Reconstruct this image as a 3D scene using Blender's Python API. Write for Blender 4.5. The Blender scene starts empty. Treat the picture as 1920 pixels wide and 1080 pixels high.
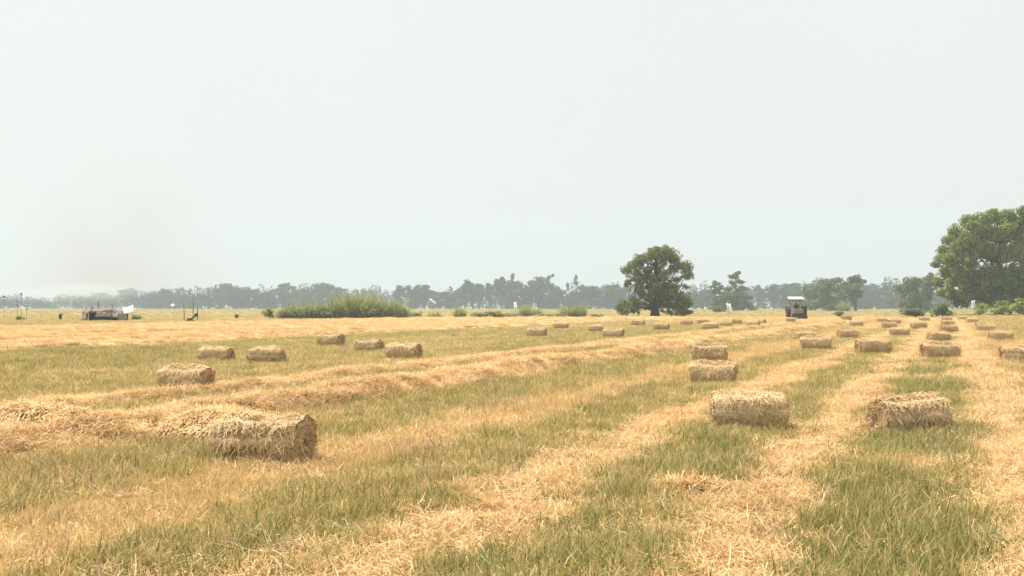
import bpy, bmesh, math, random
import numpy as np
from mathutils import Vector, Matrix

R = math.radians
rng = np.random.default_rng(7)
random.seed(7)
scene = bpy.context.scene
COL = scene.collection

# ------------------------------------------------------------------ camera
CAM_H, F_PX, HORIZON = 1.65, 2200.0, 575.0          # photograph pixels (1920 x 1080)
cam = bpy.data.cameras.new('camera')
cam.sensor_width = 36.0
cam.lens = 36.0 * F_PX / 1920.0
cam.clip_end = 5000.0
cam_o = bpy.data.objects.new('camera', cam)
COL.objects.link(cam_o)
cam_o.location = (0, 0, CAM_H)
cam_o.rotation_euler = (R(90) + math.atan((HORIZON - 540.0) / F_PX), 0, 0)
scene.camera = cam_o

# ------------------------------------------------------------------ sky and sun
SUN_DIR = Vector((-0.30, 0.30, 0.90)).normalized()   # towards the sun
elev = math.asin(SUN_DIR.z)
azim = math.atan2(SUN_DIR.x, SUN_DIR.y)              # clockwise from +Y
world = bpy.data.worlds.new('World')
scene.world = world
world.use_nodes = True
wn, wl = world.node_tree.nodes, world.node_tree.links
wn.clear()
w_out = wn.new('ShaderNodeOutputWorld')
w_bg = wn.new('ShaderNodeBackground')
w_sky = wn.new('ShaderNodeTexSky')
w_sky.sky_type = 'NISHITA'
w_sky.sun_disc = False
w_sky.sun_elevation = elev
w_sky.sun_rotation = azim
w_sky.dust_density = 6.0
w_sky.air_density = 1.5
w_mix = wn.new('ShaderNodeMix')                       # an even veil of thin haze cloud over the whole sky
w_mix.data_type = 'RGBA'
w_mix.inputs[0].default_value = 0.86
w_mix.inputs[7].default_value = (7.86, 7.95, 7.88, 1)
w_no = wn.new('ShaderNodeTexNoise')
w_no.inputs['Scale'].default_value = 2.2
w_no.inputs['Detail'].default_value = 3.0
w_map = wn.new('ShaderNodeMapRange')
w_map.inputs['To Min'].default_value = 0.95
w_map.inputs['To Max'].default_value = 1.045
w_mul = wn.new('ShaderNodeVectorMath')
w_mul.operation = 'SCALE'
w_tc = wn.new('ShaderNodeTexCoord')
wl.new(w_tc.outputs['Generated'], w_no.inputs['Vector'])
wl.new(w_no.outputs['Fac'], w_map.inputs['Value'])
wl.new(w_sky.outputs[0], w_mix.inputs[6])
wl.new(w_mix.outputs[2], w_mul.inputs[0])
wl.new(w_map.outputs[0], w_mul.inputs['Scale'])
wl.new(w_mul.outputs[0], w_bg.inputs['Color'])
w_bg.inputs['Strength'].default_value = 0.072
wl.new(w_bg.outputs[0], w_out.inputs['Surface'])

sun = bpy.data.lights.new('sun', 'SUN')
sun.energy = 4.6
sun.angle = R(0.8)
sun.color = (1.0, 0.93, 0.82)
sun_o = bpy.data.objects.new('sun', sun)
COL.objects.link(sun_o)
sun_o.rotation_euler = SUN_DIR.to_track_quat('Z', 'Y').to_euler()

scene.view_settings.view_transform = 'Standard'
scene.view_settings.look = 'None'
scene.view_settings.exposure = 0.72
scene.view_settings.gamma = 1.0
scene.render.engine = 'CYCLES'
scene.cycles.use_denoising = True
scene.cycles.max_bounces = 5
scene.cycles.diffuse_bounces = 2
scene.cycles.transmission_bounces = 2
scene.cycles.volume_bounces = 1
scene.cycles.volume_max_steps = 48
scene.cycles.pixel_filter_type = 'BLACKMAN_HARRIS'
scene.render.filter_size = 1.9

# ------------------------------------------------------------------ helpers
TH = math.atan(780.0 / 2200.0)                        # the rows run 19.5 degrees right of the view
CT, ST = math.cos(TH), math.sin(TH)
def row(x, y): return x * CT - y * ST, x * ST + y * CT        # world -> (s across rows, t along rows)
def unrow(s, t): return s * CT + t * ST, -s * ST + t * CT

def vnoise(x, y, seed=0):
    x = np.asarray(x, float); y = np.asarray(y, float)
    xi = np.floor(x).astype(np.int64); yi = np.floor(y).astype(np.int64)
    fx = x - xi; fy = y - yi
    fx = fx * fx * (3 - 2 * fx); fy = fy * fy * (3 - 2 * fy)
    def h(a, b):
        n = (a * 374761393 + b * 668265263 + seed * 974711) & 0x7fffffff
        n = ((n ^ (n >> 13)) * 1274126177) & 0x7fffffff
        n = (n ^ (n >> 16)) & 0xffff
        return n / 65535.0
    return (h(xi, yi) * (1 - fx) + h(xi + 1, yi) * fx) * (1 - fy) + (h(xi, yi + 1) * (1 - fx) + h(xi + 1, yi + 1) * fx) * fy
def fbm(x, y, seed=0, o=3):
    r = 0; a = 1; tot = 0
    for k in range(o):
        r = r + a * vnoise(np.asarray(x) * 2 ** k, np.asarray(y) * 2 ** k, seed + 17 * k); tot += a; a *= 0.5
    return r / tot
def sstep(a, b, x):
    t = np.clip((x - a) / (b - a), 0, 1); return t * t * (3 - 2 * t)

# --- the strips of the field, as s-intervals (metres across the rows): green, stubble, litter
STRIPS = [  # s_lo, s_hi, green, stubble, litter
    (-2000, -66, .75, .55, .10),
    (-66, -31.2, .06, .30, 1.0),
    (-31.2, -13.3, .98, .40, .16),
    (-13.3, -12.2, .05, .15, 1.0),
    (-12.2, -10.3, .95, .45, .20),
    (-10.3, -8.9, .04, .10, 1.0),
    (-8.9, -6.7, .90, .55, .26),
    (-6.7, -5.2, .12, 1.0, .35),
    (-5.2, -3.75, .86, .50, .36),
    (-3.75, -2.75, .06, .70, .70),
    (-2.75, -1.68, .90, .38, .28),
    (-1.68, -0.75, .10, .70, .70),
    (-0.75, 0.42, 1.0, .18, .08),
    (0.42, 1.55, .05, .30, 1.0),
    (1.55, 3.2, .45, .70, .40),
    (3.2, 2000, .70, .60, .10),
]
def field(x, y):
    """fractions of green grass, standing stubble, loose straw at world x, y"""
    s, t = row(np.asarray(x, float), np.asarray(y, float))
    drift = 0.018 * np.clip(t - 18, 0, 90) * sstep(-13, -8, s)
    e = s - drift
    far = sstep(15, 60, t)
    e = e + (0.95 + 0.7 * far) * (fbm(s * 1.1, t * 0.5, 3) - 0.5) + 0.80 * (fbm(s * 5, t * 3, 5) - 0.5)
    g = np.zeros_like(e); st = np.zeros_like(e); li = np.zeros_like(e)
    for lo, hi, a, b, c in STRIPS:
        m = (e >= lo) & (e < hi)
        g[m] = a; st[m] = b; li[m] = c
    big = fbm(s * 0.30, t * 0.14, 11)                 # patches along the rows
    mid = fbm(s * 1.3, t * 0.55, 23)
    dry = .85 * sstep(.55, .70, 0.45 * big + 0.55 * mid)
    wide = (e < -13.3) & (e > -31.2)
    streak = sstep(.53, .66, fbm(s * .16, t * .055, 91))
    dry = np.where(wide, np.maximum(0.35 * dry, .45 * streak), dry)
    g2 = g * (1 - .75 * dry); st2 = np.clip(st + .55 * g * dry, 0, 1); li2 = np.clip(li + .35 * g * dry, 0, 1)
    wet = sstep(.56, .72, 0.4 * fbm(s * 0.5, t * 0.25, 41) + 0.6 * fbm(s * 1.7, t * .9, 47))
    lane = (li > .6) | (st > .9)
    wet = wet * np.where(lane, .35, 1.0)
    g2 = g2 + (1 - g2) * .6 * wet * (e > -31) * (li < .95); li2 = li2 * (1 - .6 * wet * (li < .95))
    fade = sstep(85, 150, t) * (e > -29) * (e < 3.4)            # far off it all reads as dry stubble
    g2 = g2 * (1 - .65 * fade); st2 = st2 + (.85 - st2) * fade; li2 = li2 + (.5 - li2) * .7 * fade
    bank = (t > 185)
    return np.where(bank, .7, g2), np.where(bank, .6, st2), np.where(bank, .15, li2), e

def ground_z(x, y):
    s, t = row(np.asarray(x, float), np.asarray(y, float))
    e = s - 0.018 * np.clip(t - 18, 0, 90) * sstep(-13, -8, s)
    z = 0.07 * (fbm(s * .7, t * .4, 61) - .5) + .05 * (fbm(s * 2.3, t * 1.9, 67) - .5)
    l1 = .55 + .75 * fbm(t * .5, s * .3, 71)
    j1 = .5 * (fbm(t * .22, 0.5 + 0 * t, 73) - .5)
    z = z + .33 * l1 * np.exp(-((e + 9.55 + j1) / .5) ** 2)
    z = z + .16 * (.4 + fbm(t * .45, s * .3, 77)) * np.exp(-((e + 12.7 + j1) / .42) ** 2)
    z = z + .10 * (fbm(t * .9, s * .9, 79)) * np.exp(-((e - 1.0) / .6) ** 2)
    farw = ((e < -31.6) & (e > -67)) * np.clip(1 - (t - 150) / 40, 0, 1)
    z = z + farw * .22 * np.maximum(0, np.cos((e + 31.6 + 1.5 * (fbm(t * .06, s * 0, 83) - .5)) * 2 * math.pi / 4.3)) * (.4 + fbm(t * .16, s * .2, 85))
    z = z + .10 * sstep(3.0, 6.0, e)
    return z

def px_ground(px, py):
    d = CAM_H * F_PX / (py - HORIZON)
    return (px - 960.0) / F_PX * d, d

def new_mesh(name, verts, faces=None, quads=None, tris=None, smooth=False):
    me = bpy.data.meshes.new(name)
    if faces is not None:
        me.from_pydata([tuple(v) for v in verts], [], faces)
    else:
        V = np.asarray(verts, np.float32).reshape(-1, 3)
        A = np.asarray(quads if quads is not None else tris, np.int32)
        n, k = A.shape
        me.vertices.add(len(V)); me.vertices.foreach_set('co', V.ravel())
        me.loops.add(n * k); me.loops.foreach_set('vertex_index', A.ravel())
        me.polygons.add(n); me.polygons.foreach_set('loop_start', np.arange(0, n * k, k, dtype=np.int32))
        me.update(calc_edges=True)
    if smooth:
        me.polygons.foreach_set('use_smooth', np.ones(len(me.polygons), bool))
    return me
def obj(name, me, mat=None, parent=None, loc=None):
    o = bpy.data.objects.new(name, me)
    COL.objects.link(o)
    if mat is not None and not me.materials: me.materials.append(mat)
    if parent is not None: o.parent = parent
    if loc is not None: o.location = loc
    return o
def empty(name, loc, rz=0.0):
    o = bpy.data.objects.new(name, None); COL.objects.link(o)
    o.location = loc; o.rotation_euler = (0, 0, rz); o.empty_display_size = 0.2
    return o
def tag(o, label=None, cat=None, group=None, kind=None):
    if label: o['label'] = label
    if cat: o['category'] = cat
    if group: o['group'] = group
    if kind: o['kind'] = kind
    return o

class MB:
    """collects simple shapes into one mesh"""
    def __init__(self): self.v = []; self.f = []
    def box(self, c, s, rot=None):
        b = len(self.v); M = rot or Matrix.Identity(3)
        for dx in (-.5, .5):
            for dy in (-.5, .5):
                for dz in (-.5, .5):
                    self.v.append(Vector(c) + M @ Vector((dx * s[0], dy * s[1], dz * s[2])))
        for q in ((0, 1, 3, 2), (4, 6, 7, 5), (0, 4, 5, 1), (2, 3, 7, 6), (0, 2, 6, 4), (1, 5, 7, 3)):
            self.f.append(tuple(b + i for i in q))
        return self
    def tube(self, pts, rad, n=8, cap=True):
        pts = [Vector(p) for p in pts]
        if not hasattr(rad, '__len__'): rad = [rad] * len(pts)
        b = len(self.v)
        for i, p in enumerate(pts):
            d = (pts[min(i + 1, len(pts) - 1)] - pts[max(i - 1, 0)]).normalized()
            u = d.cross(Vector((0, 0, 1)) if abs(d.z) < .95 else Vector((1, 0, 0))).normalized(); w = d.cross(u)
            for k in range(n):
                a = 2 * math.pi * k / n
                self.v.append(p + (u * math.cos(a) + w * math.sin(a)) * rad[i])
        for i in range(len(pts) - 1):
            for k in range(n):
                k2 = (k + 1) % n
                self.f.append((b + i * n + k, b + i * n + k2, b + (i + 1) * n + k2, b + (i + 1) * n + k))
        if cap:
            self.f.append(tuple(b + k for k in range(n))[::-1])
            self.f.append(tuple(b + (len(pts) - 1) * n + k for k in range(n)))
        return self
    def mesh(self, name, smooth=False):
        return new_mesh(name, self.v, faces=self.f, smooth=smooth)
    def build(self, name, mat, parent=None, loc=None, smooth=False, bevel=0):
        o = obj(name, self.mesh(name, smooth), mat, parent, loc)
        if bevel:
            m = o.modifiers.new('bevel', 'BEVEL'); m.width = bevel; m.segments = 2
        return o

# ------------------------------------------------------------------ materials
def mat_base(name, rough=.9, spec=.2):
    m = bpy.data.materials.new(name); m.use_nodes = True
    n, l = m.node_tree.nodes, m.node_tree.links
    p = n['Principled BSDF']; p.inputs['Roughness'].default_value = rough
    p.inputs['Specular IOR Level'].default_value = spec
    return m, n, l, p
def mat_noise(name, c1, c2, scale=4.0, rough=.85, spec=.2, detail=4, bump=0.0, stretch=None):
    m, n, l, p = mat_base(name, rough, spec)
    tc = n.new('ShaderNodeTexCoord'); no = n.new('ShaderNodeTexNoise')
    no.inputs['Scale'].default_value = scale; no.inputs['Detail'].default_value = detail
    if stretch:
        mp = n.new('ShaderNodeMapping'); mp.inputs['Scale'].default_value = stretch
        l.new(tc.outputs['Object'], mp.inputs[0]); l.new(mp.outputs[0], no.inputs['Vector'])
    else:
        l.new(tc.outputs['Object'], no.inputs['Vector'])
    cr = n.new('ShaderNodeValToRGB')
    cr.color_ramp.elements[0].position = .3; cr.color_ramp.elements[1].position = .7
    cr.color_ramp.elements[0].color = (*c1, 1); cr.color_ramp.elements[1].color = (*c2, 1)
    l.new(no.outputs['Fac'], cr.inputs[0]); l.new(cr.outputs[0], p.inputs['Base Color'])
    if bump:
        bp = n.new('ShaderNodeBump'); bp.inputs['Strength'].default_value = bump
        l.new(no.outputs['Fac'], bp.inputs['Height']); l.new(bp.outputs[0], p.inputs['Normal'])
    return m
def mat_leaf(name, stops, trans=.35, world_scale=.25, wvar=.25, rough=.65, ovar=.25):
    """blade / leaf: colour per piece from a ramp, shifted by a broad drift over the place and per plant; lets light through"""
    m = bpy.data.materials.new(name); m.use_nodes = True
    n, l = m.node_tree.nodes, m.node_tree.links
    n.clear()
    out = n.new('ShaderNodeOutputMaterial')
    geo = n.new('ShaderNodeNewGeometry'); oi = n.new('ShaderNodeObjectInfo')
    no = n.new('ShaderNodeTexNoise'); no.inputs['Scale'].default_value = world_scale; no.inputs['Detail'].default_value = 3
    l.new(geo.outputs['Position'], no.inputs['Vector'])
    def math_(op, a, b):
        q = n.new('ShaderNodeMath'); q.operation = op
        for i, v in enumerate((a, b)):
            if isinstance(v, (int, float)): q.inputs[i].default_value = v
            else: l.new(v, q.inputs[i])
        return q.outputs[0]
    f = math_('ADD', math_('MULTIPLY', math_('SUBTRACT', no.outputs['Fac'], .5), 2 * wvar),
              math_('ADD', geo.outputs['Random Per Island'], math_('MULTIPLY', math_('SUBTRACT', oi.outputs['Random'], .5), ovar)))
    cr = n.new('ShaderNodeValToRGB')
    els = cr.color_ramp.elements
    while len(els) < len(stops): els.new(.5)
    for e, (pos, c) in zip(els, stops): e.position = pos; e.color = (*c, 1)
    l.new(f, cr.inputs[0])
    df = n.new('ShaderNodeBsdfDiffuse'); tr = n.new('ShaderNodeBsdfTranslucent'); gl = n.new('ShaderNodeBsdfGlossy')
    gl.inputs['Roughness'].default_value = rough; gl.inputs['Color'].default_value = (.9, .9, .85, 1)
    l.new(cr.outputs[0], df.inputs['Color']); l.new(cr.outputs[0], tr.inputs['Color'])
    mx = n.new('ShaderNodeMixShader'); mx.inputs[0].default_value = trans
    l.new(df.outputs[0], mx.inputs[1]); l.new(tr.outputs[0], mx.inputs[2])
    m2 = n.new('ShaderNodeMixShader'); m2.inputs[0].default_value = .03
    l.new(mx.outputs[0], m2.inputs[1]); l.new(gl.outputs[0], m2.inputs[2])
    l.new(m2.outputs[0], out.inputs['Surface'])
    return m

M_GRASS = mat_leaf('grass_blade', [(0, (.13, .17, .045)), (.24, (.22, .225, .055)), (.46, (.36, .31, .085)), (.64, (.47, .365, .12)), (.77, (.39, .26, .11)), (.90, (.60, .45, .18)), (1, (.74, .57, .27))], trans=.42, world_scale=.6, wvar=.42, ovar=.5)
M_FRESH = mat_leaf('fresh_grass_blade', [(0, (.13, .175, .05)), (.30, (.205, .225, .062)), (.55, (.32, .295, .085)), (.75, (.43, .35, .12)), (.90, (.56, .42, .18)), (1, (.72, .55, .27))], trans=.42, world_scale=.6, wvar=.30, ovar=.4)
M_STUB = mat_leaf('stubble_stem', [(0, (.42, .33, .13)), (.35, (.66, .47, .20)), (.8, (.80, .58, .28)), (1, (.85, .66, .37))], trans=.3, world_scale=.4, wvar=.25, ovar=.3)
M_STRAW = mat_leaf('loose_straw', [(0, (.34, .22, .10)), (.25, (.60, .385, .19)), (.7, (.82, .57, .28)), (1, (.87, .66, .37))], trans=.25, world_scale=.8, wvar=.3, ovar=.5)
M_BALEF = mat_leaf('bale_straw', [(0, (.36, .30, .14)), (.3, (.64, .46, .24)), (.75, (.82, .60, .34)), (1, (.87, .70, .45))], trans=.2, world_scale=1.5, wvar=.3, ovar=.2)
M_REED = mat_leaf('reed_leaf', [(0, (.13, .18, .05)), (.4, (.25, .30, .10)), (.8, (.40, .42, .19)), (1, (.58, .52, .30))], trans=.4, world_scale=.15, wvar=.3)
M_LEAF1 = mat_leaf('broad_leaf', [(0, (.045, .068, .018)), (.5, (.105, .145, .032)), (1, (.31, .35, .085))], trans=.35, world_scale=.25, wvar=.3)
M_LEAF2 = mat_leaf('lit_leaf', [(0, (.10, .15, .03)), (.5, (.25, .31, .055)), (1, (.46, .49, .12))], trans=.45, world_scale=.2, wvar=.3)
M_LEAF3 = mat_leaf('far_leaf', [(0, (.018, .045, .022)), (.6, (.035, .075, .035)), (1, (.06, .11, .05))], trans=.3, world_scale=.05, wvar=.2, ovar=.5)
M_LEAF4 = mat_leaf('olive_leaf', [(0, (.06, .10, .035)), (.6, (.14, .19, .065)), (1, (.26, .30, .12))], trans=.35, world_scale=.1, wvar=.2, ovar=.4)
M_BARK = mat_noise('bark', (.06, .045, .035), (.13, .10, .075), 6, .95, .1, bump=.3)
M_DEAD = mat_noise('dry_wood', (.10, .075, .055), (.22, .17, .13), 8, .9, .1)

# ground: colour of soil, chopped straw and green regrowth from a per-vertex map of what grows there
def ground_material():
    m, n, l, p = mat_base('field_soil', .95, .08)
    at = n.new('ShaderNodeAttribute'); at.attribute_name = 'cover'
    sp = n.new('ShaderNodeSeparateColor'); l.new(at.outputs['Color'], sp.inputs[0])
    geo = n.new('ShaderNodeNewGeometry')
    n1 = n.new('ShaderNodeTexNoise'); n1.inputs['Scale'].default_value = 9; n1.inputs['Detail'].default_value = 5
    n2 = n.new('ShaderNodeTexNoise'); n2.inputs['Scale'].default_value = .8; n2.inputs['Detail'].default_value = 5
    mp = n.new('ShaderNodeMapping'); mp.inputs['Scale'].default_value = (30, 30, 30)
    wv = n.new('ShaderNodeTexNoise'); wv.inputs['Scale'].default_value = 1; wv.inputs['Detail'].default_value = 3
    for q in (n1, n2): l.new(geo.outputs['Position'], q.inputs['Vector'])
    l.new(geo.outputs['Position'], mp.inputs[0]); l.new(mp.outputs[0], wv.inputs['Vector'])
    def ramp(fac, c1, c2, a=.32, b=.68):
        cr = n.new('ShaderNodeValToRGB'); cr.color_ramp.elements[0].position = a; cr.color_ramp.elements[1].position = b
        cr.color_ramp.elements[0].color = (*c1, 1); cr.color_ramp.elements[1].color = (*c2, 1); l.new(fac, cr.inputs[0]); return cr.outputs[0]
    def mix(f, a, b):
        q = n.new('ShaderNodeMix'); q.data_type = 'RGBA'; l.new(f, q.inputs[0]); l.new(a, q.inputs[6]); l.new(b, q.inputs[7]); return q.outputs[2]
    straw = ramp(n1.outputs['Fac'], (.36, .24, .12), (.78, .54, .29))
    stub = ramp(n1.outputs['Fac'], (.42, .30, .14), (.66, .47, .22))
    green = ramp(n2.outputs['Fac'], (.15, .145, .05), (.26, .215, .085))  # darkened green: the shade grass casts on itself is put into this colour
    soil = ramp(wv.outputs['Fac'], (.26, .19, .11), (.38, .28, .16))
    c = mix(sp.outputs[1], soil, stub); c = mix(sp.outputs[2], c, straw); c = mix(sp.outputs[0], c, green)
    l.new(c, p.inputs['Base Color'])
    bp = n.new('ShaderNodeBump'); bp.inputs['Strength'].default_value = .6; bp.inputs['Distance'].default_value = .06
    l.new(n1.outputs['Fac'], bp.inputs['Height']); l.new(bp.outputs[0], p.inputs['Normal'])
    return m
M_GROUND = ground_material()

# ------------------------------------------------------------------ ground sheet
def axis(segs):
    out = [segs[0][0]]
    for a, b, st in segs:
        k = max(1, int(round((b - a) / st))); out += list(a + (b - a) * (np.arange(1, k + 1) / k))
    return np.array(out)
sa = axis([(-1300, -150, 30), (-150, -66, 3), (-66, -29, .6), (-29, -14, .4), (-14, 4, .14), (4, 30, 1.2), (30, 120, 6), (120, 900, 40)])
ta = axis([(-250, -20, 23), (-20, 4, 1.2), (4, 30, .16), (30, 60, .35), (60, 130, 1.0), (130, 240, 2.5), (240, 1250, 25)])
S, T = np.meshgrid(sa, ta, indexing='ij')
GX, GY = unrow(S.ravel(), T.ravel())
GZ = ground_z(GX, GY)
ns_, nt_ = len(sa), len(ta)
I = (np.arange(ns_ - 1)[:, None] * nt_ + np.arange(nt_ - 1)[None, :]).ravel()
quads = np.stack([I, I + nt_, I + nt_ + 1, I + 1], 1)
gme = new_mesh('ground', np.stack([GX, GY, GZ], 1), quads=quads, smooth=True)
g_, st_, li_, _ = field(GX, GY)
ca = gme.attributes.new('cover', 'FLOAT_COLOR', 'POINT')
ca.data.foreach_set('color', np.stack([np.clip(g_ * .85, 0, 1), np.clip(st_, 0, 1), np.clip(li_, 0, 1), np.ones_like(g_)], 1).astype(np.float32).ravel())
ground = obj('ground', gme, M_GROUND); ground['kind'] = 'structure'
def gz(x, y): return float(ground_z(np.array([x]), np.array([y]))[0])

# ------------------------------------------------------------------ straw bales (positions first: the grass keeps clear of them)
BALE_D, BALE_L = .56, .95
BALES = [  # px of the middle, py of the top, turn off the rows in degrees, label
    (1402, 727, 17, 'large straw bale at the head of the green strip, nearest of the middle bales'),
    (1705, 731, 31, 'near straw bale with ragged right end beside the dry lane'),
    (1336, 673, 0, 'straw bale with shaded right end just behind the near middle bale'),
    (1330, 645, 9, 'straw bale half hidden in stubble on the windrow, behind the two near middle bales'),
    (494, 769, 0, 'big near bale half buried in the loose windrow with a dark brown right end'),
    (350, 683, 0, 'ragged straw bale in the wide green strip, nearest of the left cluster'),
    (407, 644, -4, 'smaller straw bale behind the ragged one, leftmost of all the bales'),
    (502, 646, 8, 'blocky straw bale with green stained front in the wide green strip'),
    (621, 625, -6, 'straw bale at the edge of the far straw, farthest of the left cluster'),
    (692, 632, -3, 'straw bale with rounded right end, left one of a close pair'),
    (757, 641, 0, 'straw bale with orange end, right one of a close pair'),
    (1006, 613, -3, 'straw bale alone in the green strip midway between pair and lone dark tree'),
    (1052, 603, 0, 'small pale bale at the straw edge behind the lone mid-field bale'),
    (1118, 607, 3, 'pale straw bale just behind another one left of the dark tree'),
    (1150, 614, -3, 'straw bale overlapping the one behind it left of the dark tree'),
    (1196, 599, 0, 'straw bale below the left boughs of the lone dark tree'),
    (1240, 605, 0, 'straw bale straight below the trunk of the lone dark tree'),
    (1287, 599, 5, 'straw bale below the right boughs of the lone dark tree'),
    (1318, 597, 5, 'flat pale bale just right of the dark tree, farthest there'),
    (1332, 604, -3, 'straw bale with dark end just right of the lone dark tree'),
    (1361, 600, 4, 'straw bale below the white flag beside the dark tree'),
    (1381, 597, 6, 'small bale touching the right end of the one under the white flag'),
    (1411, 601, -8, 'straw bale of the crossed pair midway between flag and tractor, nearer one'),
    (1425, 598, -18, 'straw bale of the crossed pair midway between flag and tractor, farther one'),
    (1482, 596, 14, 'straw bale lying right in front of the tractor'),
    (1509, 617, 9, 'low bale sunk in stubble below the tractor'),
    (1530, 630, 4, 'dark fronted straw bale on the yellow lane nearest below the tractor'),
    (1589, 615, 20, 'blocky straw bale on the lane, right and below of the tractor'),
    (1637, 635, 21, 'straw bale half hidden by tall green weeds in the middle strip'),
    (1587, 595, 18, 'small far bale next to the round shrub behind the field'),
    (1606, 600, 16, 'small bale in front of the one by the round shrub'),
    (1653, 595, 14, 'far left bale of the cluster before the low dark bushes'),
    (1677, 597, 14, 'far right bale of the cluster before the low dark bushes'),
    (1667, 603, 16, 'middle bale of the cluster before the low dark bushes'),
    (1686, 612, 12, 'nearest bale of the cluster before the low dark bushes'),
    (1733, 593, 18, 'far bale close under the low dark bushes'),
    (1722, 603, 18, 'bale in short grass in front of the low dark bushes'),
    (1759, 619, 24, 'second bale from the camera in the row beside the dry track'),
    (1762, 641, 21, 'nearest bale of the row beside the dry track, thick with ragged sides'),
    (1780, 608, 17, 'third bale from the camera in the row beside the dry track'),
    (1777, 599, 19, 'fourth bale from the camera in the row beside the dry track'),
    (1775, 593, 19, 'farthest bale of the row beside the dry track'),
    (1804, 592, 18, 'far bale at the very end of the dry track'),
    (1822, 596, 16, 'far bale right of the dry track, next to its end'),
    (1842, 602, 16, 'flat pale bale right of the dry track by the field edge'),
    (1848, 607, 14, 'bale right of the dry track, third from the picture edge'),
    (1876, 618, 13, 'long straw bale right of the dry track near the field edge'),
    (1913, 645, 15, 'straw bale cut off by the right picture edge'),
]
bale_xy = []
for px, py, turn, lab in BALES:
    d = (CAM_H - BALE_D) * F_PX / (py - HORIZON)
    bale_xy.append(((px - 960) / F_PX * d, d, -TH * .92 + R(turn)))

def clear_of_bales(x, y, pad=.02):
    keep = np.ones(len(x), bool)
    for bx, by, a in bale_xy:
        m = (np.abs(x - bx) < 1.2) & (np.abs(y - by) < 1.2)
        if not m.any(): continue
        u = (x[m] - bx) * math.cos(a) + (y[m] - by) * math.sin(a)
        v = -(x[m] - bx) * math.sin(a) + (y[m] - by) * math.cos(a)
        keep[np.where(m)[0][(np.abs(u) < BALE_L / 2 + pad) & (v < BALE_D / 2 * .95 + pad) & (v > -BALE_D / 2 - .06)]] = False
    return keep

# ------------------------------------------------------------------ grass, stubble and loose straw
def blades(n, rad, hmin, hmax, w, lean, segs, bend, flat=False, r=rng):
    """n curved tapering blades, one strip of faces each"""
    a = r.uniform(0, 2 * math.pi, n); rr = rad * np.sqrt(r.uniform(0, 1, n))
    base = np.stack([rr * np.cos(a), rr * np.sin(a), np.full(n, -.02)], 1)
    h = r.uniform(hmin, hmax, n)
    la = r.uniform(0, 2 * math.pi, n); lean_ = np.abs(r.normal(0, lean, n))
    if flat:
        lean_ = np.radians(90) - np.abs(r.normal(0, .15, n)); base[:, 2] = r.uniform(.0, .07, n)
    side = np.stack([-np.sin(la), np.cos(la), np.zeros(n)], 1)
    tw = r.uniform(-.9, .9, n)[:, None]
    side = side * np.cos(tw) + np.stack([np.cos(la), np.sin(la), np.zeros(n)], 1) * np.sin(tw)
    pos = base.copy(); rows_ = []
    ww = w * r.uniform(.6, 1.4, n)
    be = bend * r.uniform(.2, 1.4, n) * (r.choice([-1, 1], n) if flat else 1)
    for k in range(segs + 1):
        t = k / segs
        wid = ww * (1 - t ** 2 * (.35 if flat else .9))
        rows_.append(np.stack([pos - side * wid[:, None] / 2, pos + side * wid[:, None] / 2], 1))
        ang = lean_ + be * t
        st = h / segs
        pos = pos + np.stack([np.sin(ang) * np.cos(la) * st, np.sin(ang) * np.sin(la) * st, np.cos(ang) * st], 1)
    V = np.stack(rows_, 1).reshape(n, -1, 3)                # n, (segs+1)*2, 3
    k = (segs + 1) * 2
    q = []
    for j in range(segs): q.append([2 * j, 2 * j + 1, 2 * j + 3, 2 * j + 2])
    Q = (np.arange(n)[:, None, None] * k + np.array(q)[None]).reshape(-1, 4)
    return V.reshape(-1, 3), Q

def tuft_collection(name, mat, makers):
    c = bpy.data.collections.new(name)
    for i, mk in enumerate(makers):
        V, Q = mk()
        me = new_mesh(name, V, quads=Q); me.materials.append(mat)
        c.objects.link(bpy.data.objects.new('%s_tuft_%02d' % (name, i), me))
    return c

def gn_scatter(coll):
    ng = bpy.data.node_groups.new('scatter_' + coll.name, 'GeometryNodeTree')
    ng.interface.new_socket('Geometry', in_out='INPUT', socket_type='NodeSocketGeometry')
    ng.interface.new_socket('Geometry', in_out='OUTPUT', socket_type='NodeSocketGeometry')
    n, l = ng.nodes, ng.links
    gi = n.new('NodeGroupInput'); go = n.new('NodeGroupOutput')
    m2p = n.new('GeometryNodeMeshToPoints')
    ci = n.new('GeometryNodeCollectionInfo'); ci.inputs['Collection'].default_value = coll
    ci.inputs['Separate Children'].default_value = True; ci.inputs['Reset Children'].default_value = True
    iop = n.new('GeometryNodeInstanceOnPoints'); iop.inputs['Pick Instance'].default_value = True
    def attr(nm, ty):
        q = n.new('GeometryNodeInputNamedAttribute'); q.data_type = ty; q.inputs['Name'].default_value = nm; return q.outputs['Attribute']
    l.new(gi.outputs[0], m2p.inputs['Mesh']); l.new(m2p.outputs[0], iop.inputs['Points'])
    l.new(ci.outputs[0], iop.inputs['Instance']); l.new(attr('pick', 'INT'), iop.inputs['Instance Index'])
    l.new(attr('turn', 'FLOAT_VECTOR'), iop.inputs['Rotation']); l.new(attr('size', 'FLOAT_VECTOR'), iop.inputs['Scale'])
    l.new(iop.outputs[0], go.inputs[0])
    return ng

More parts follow.
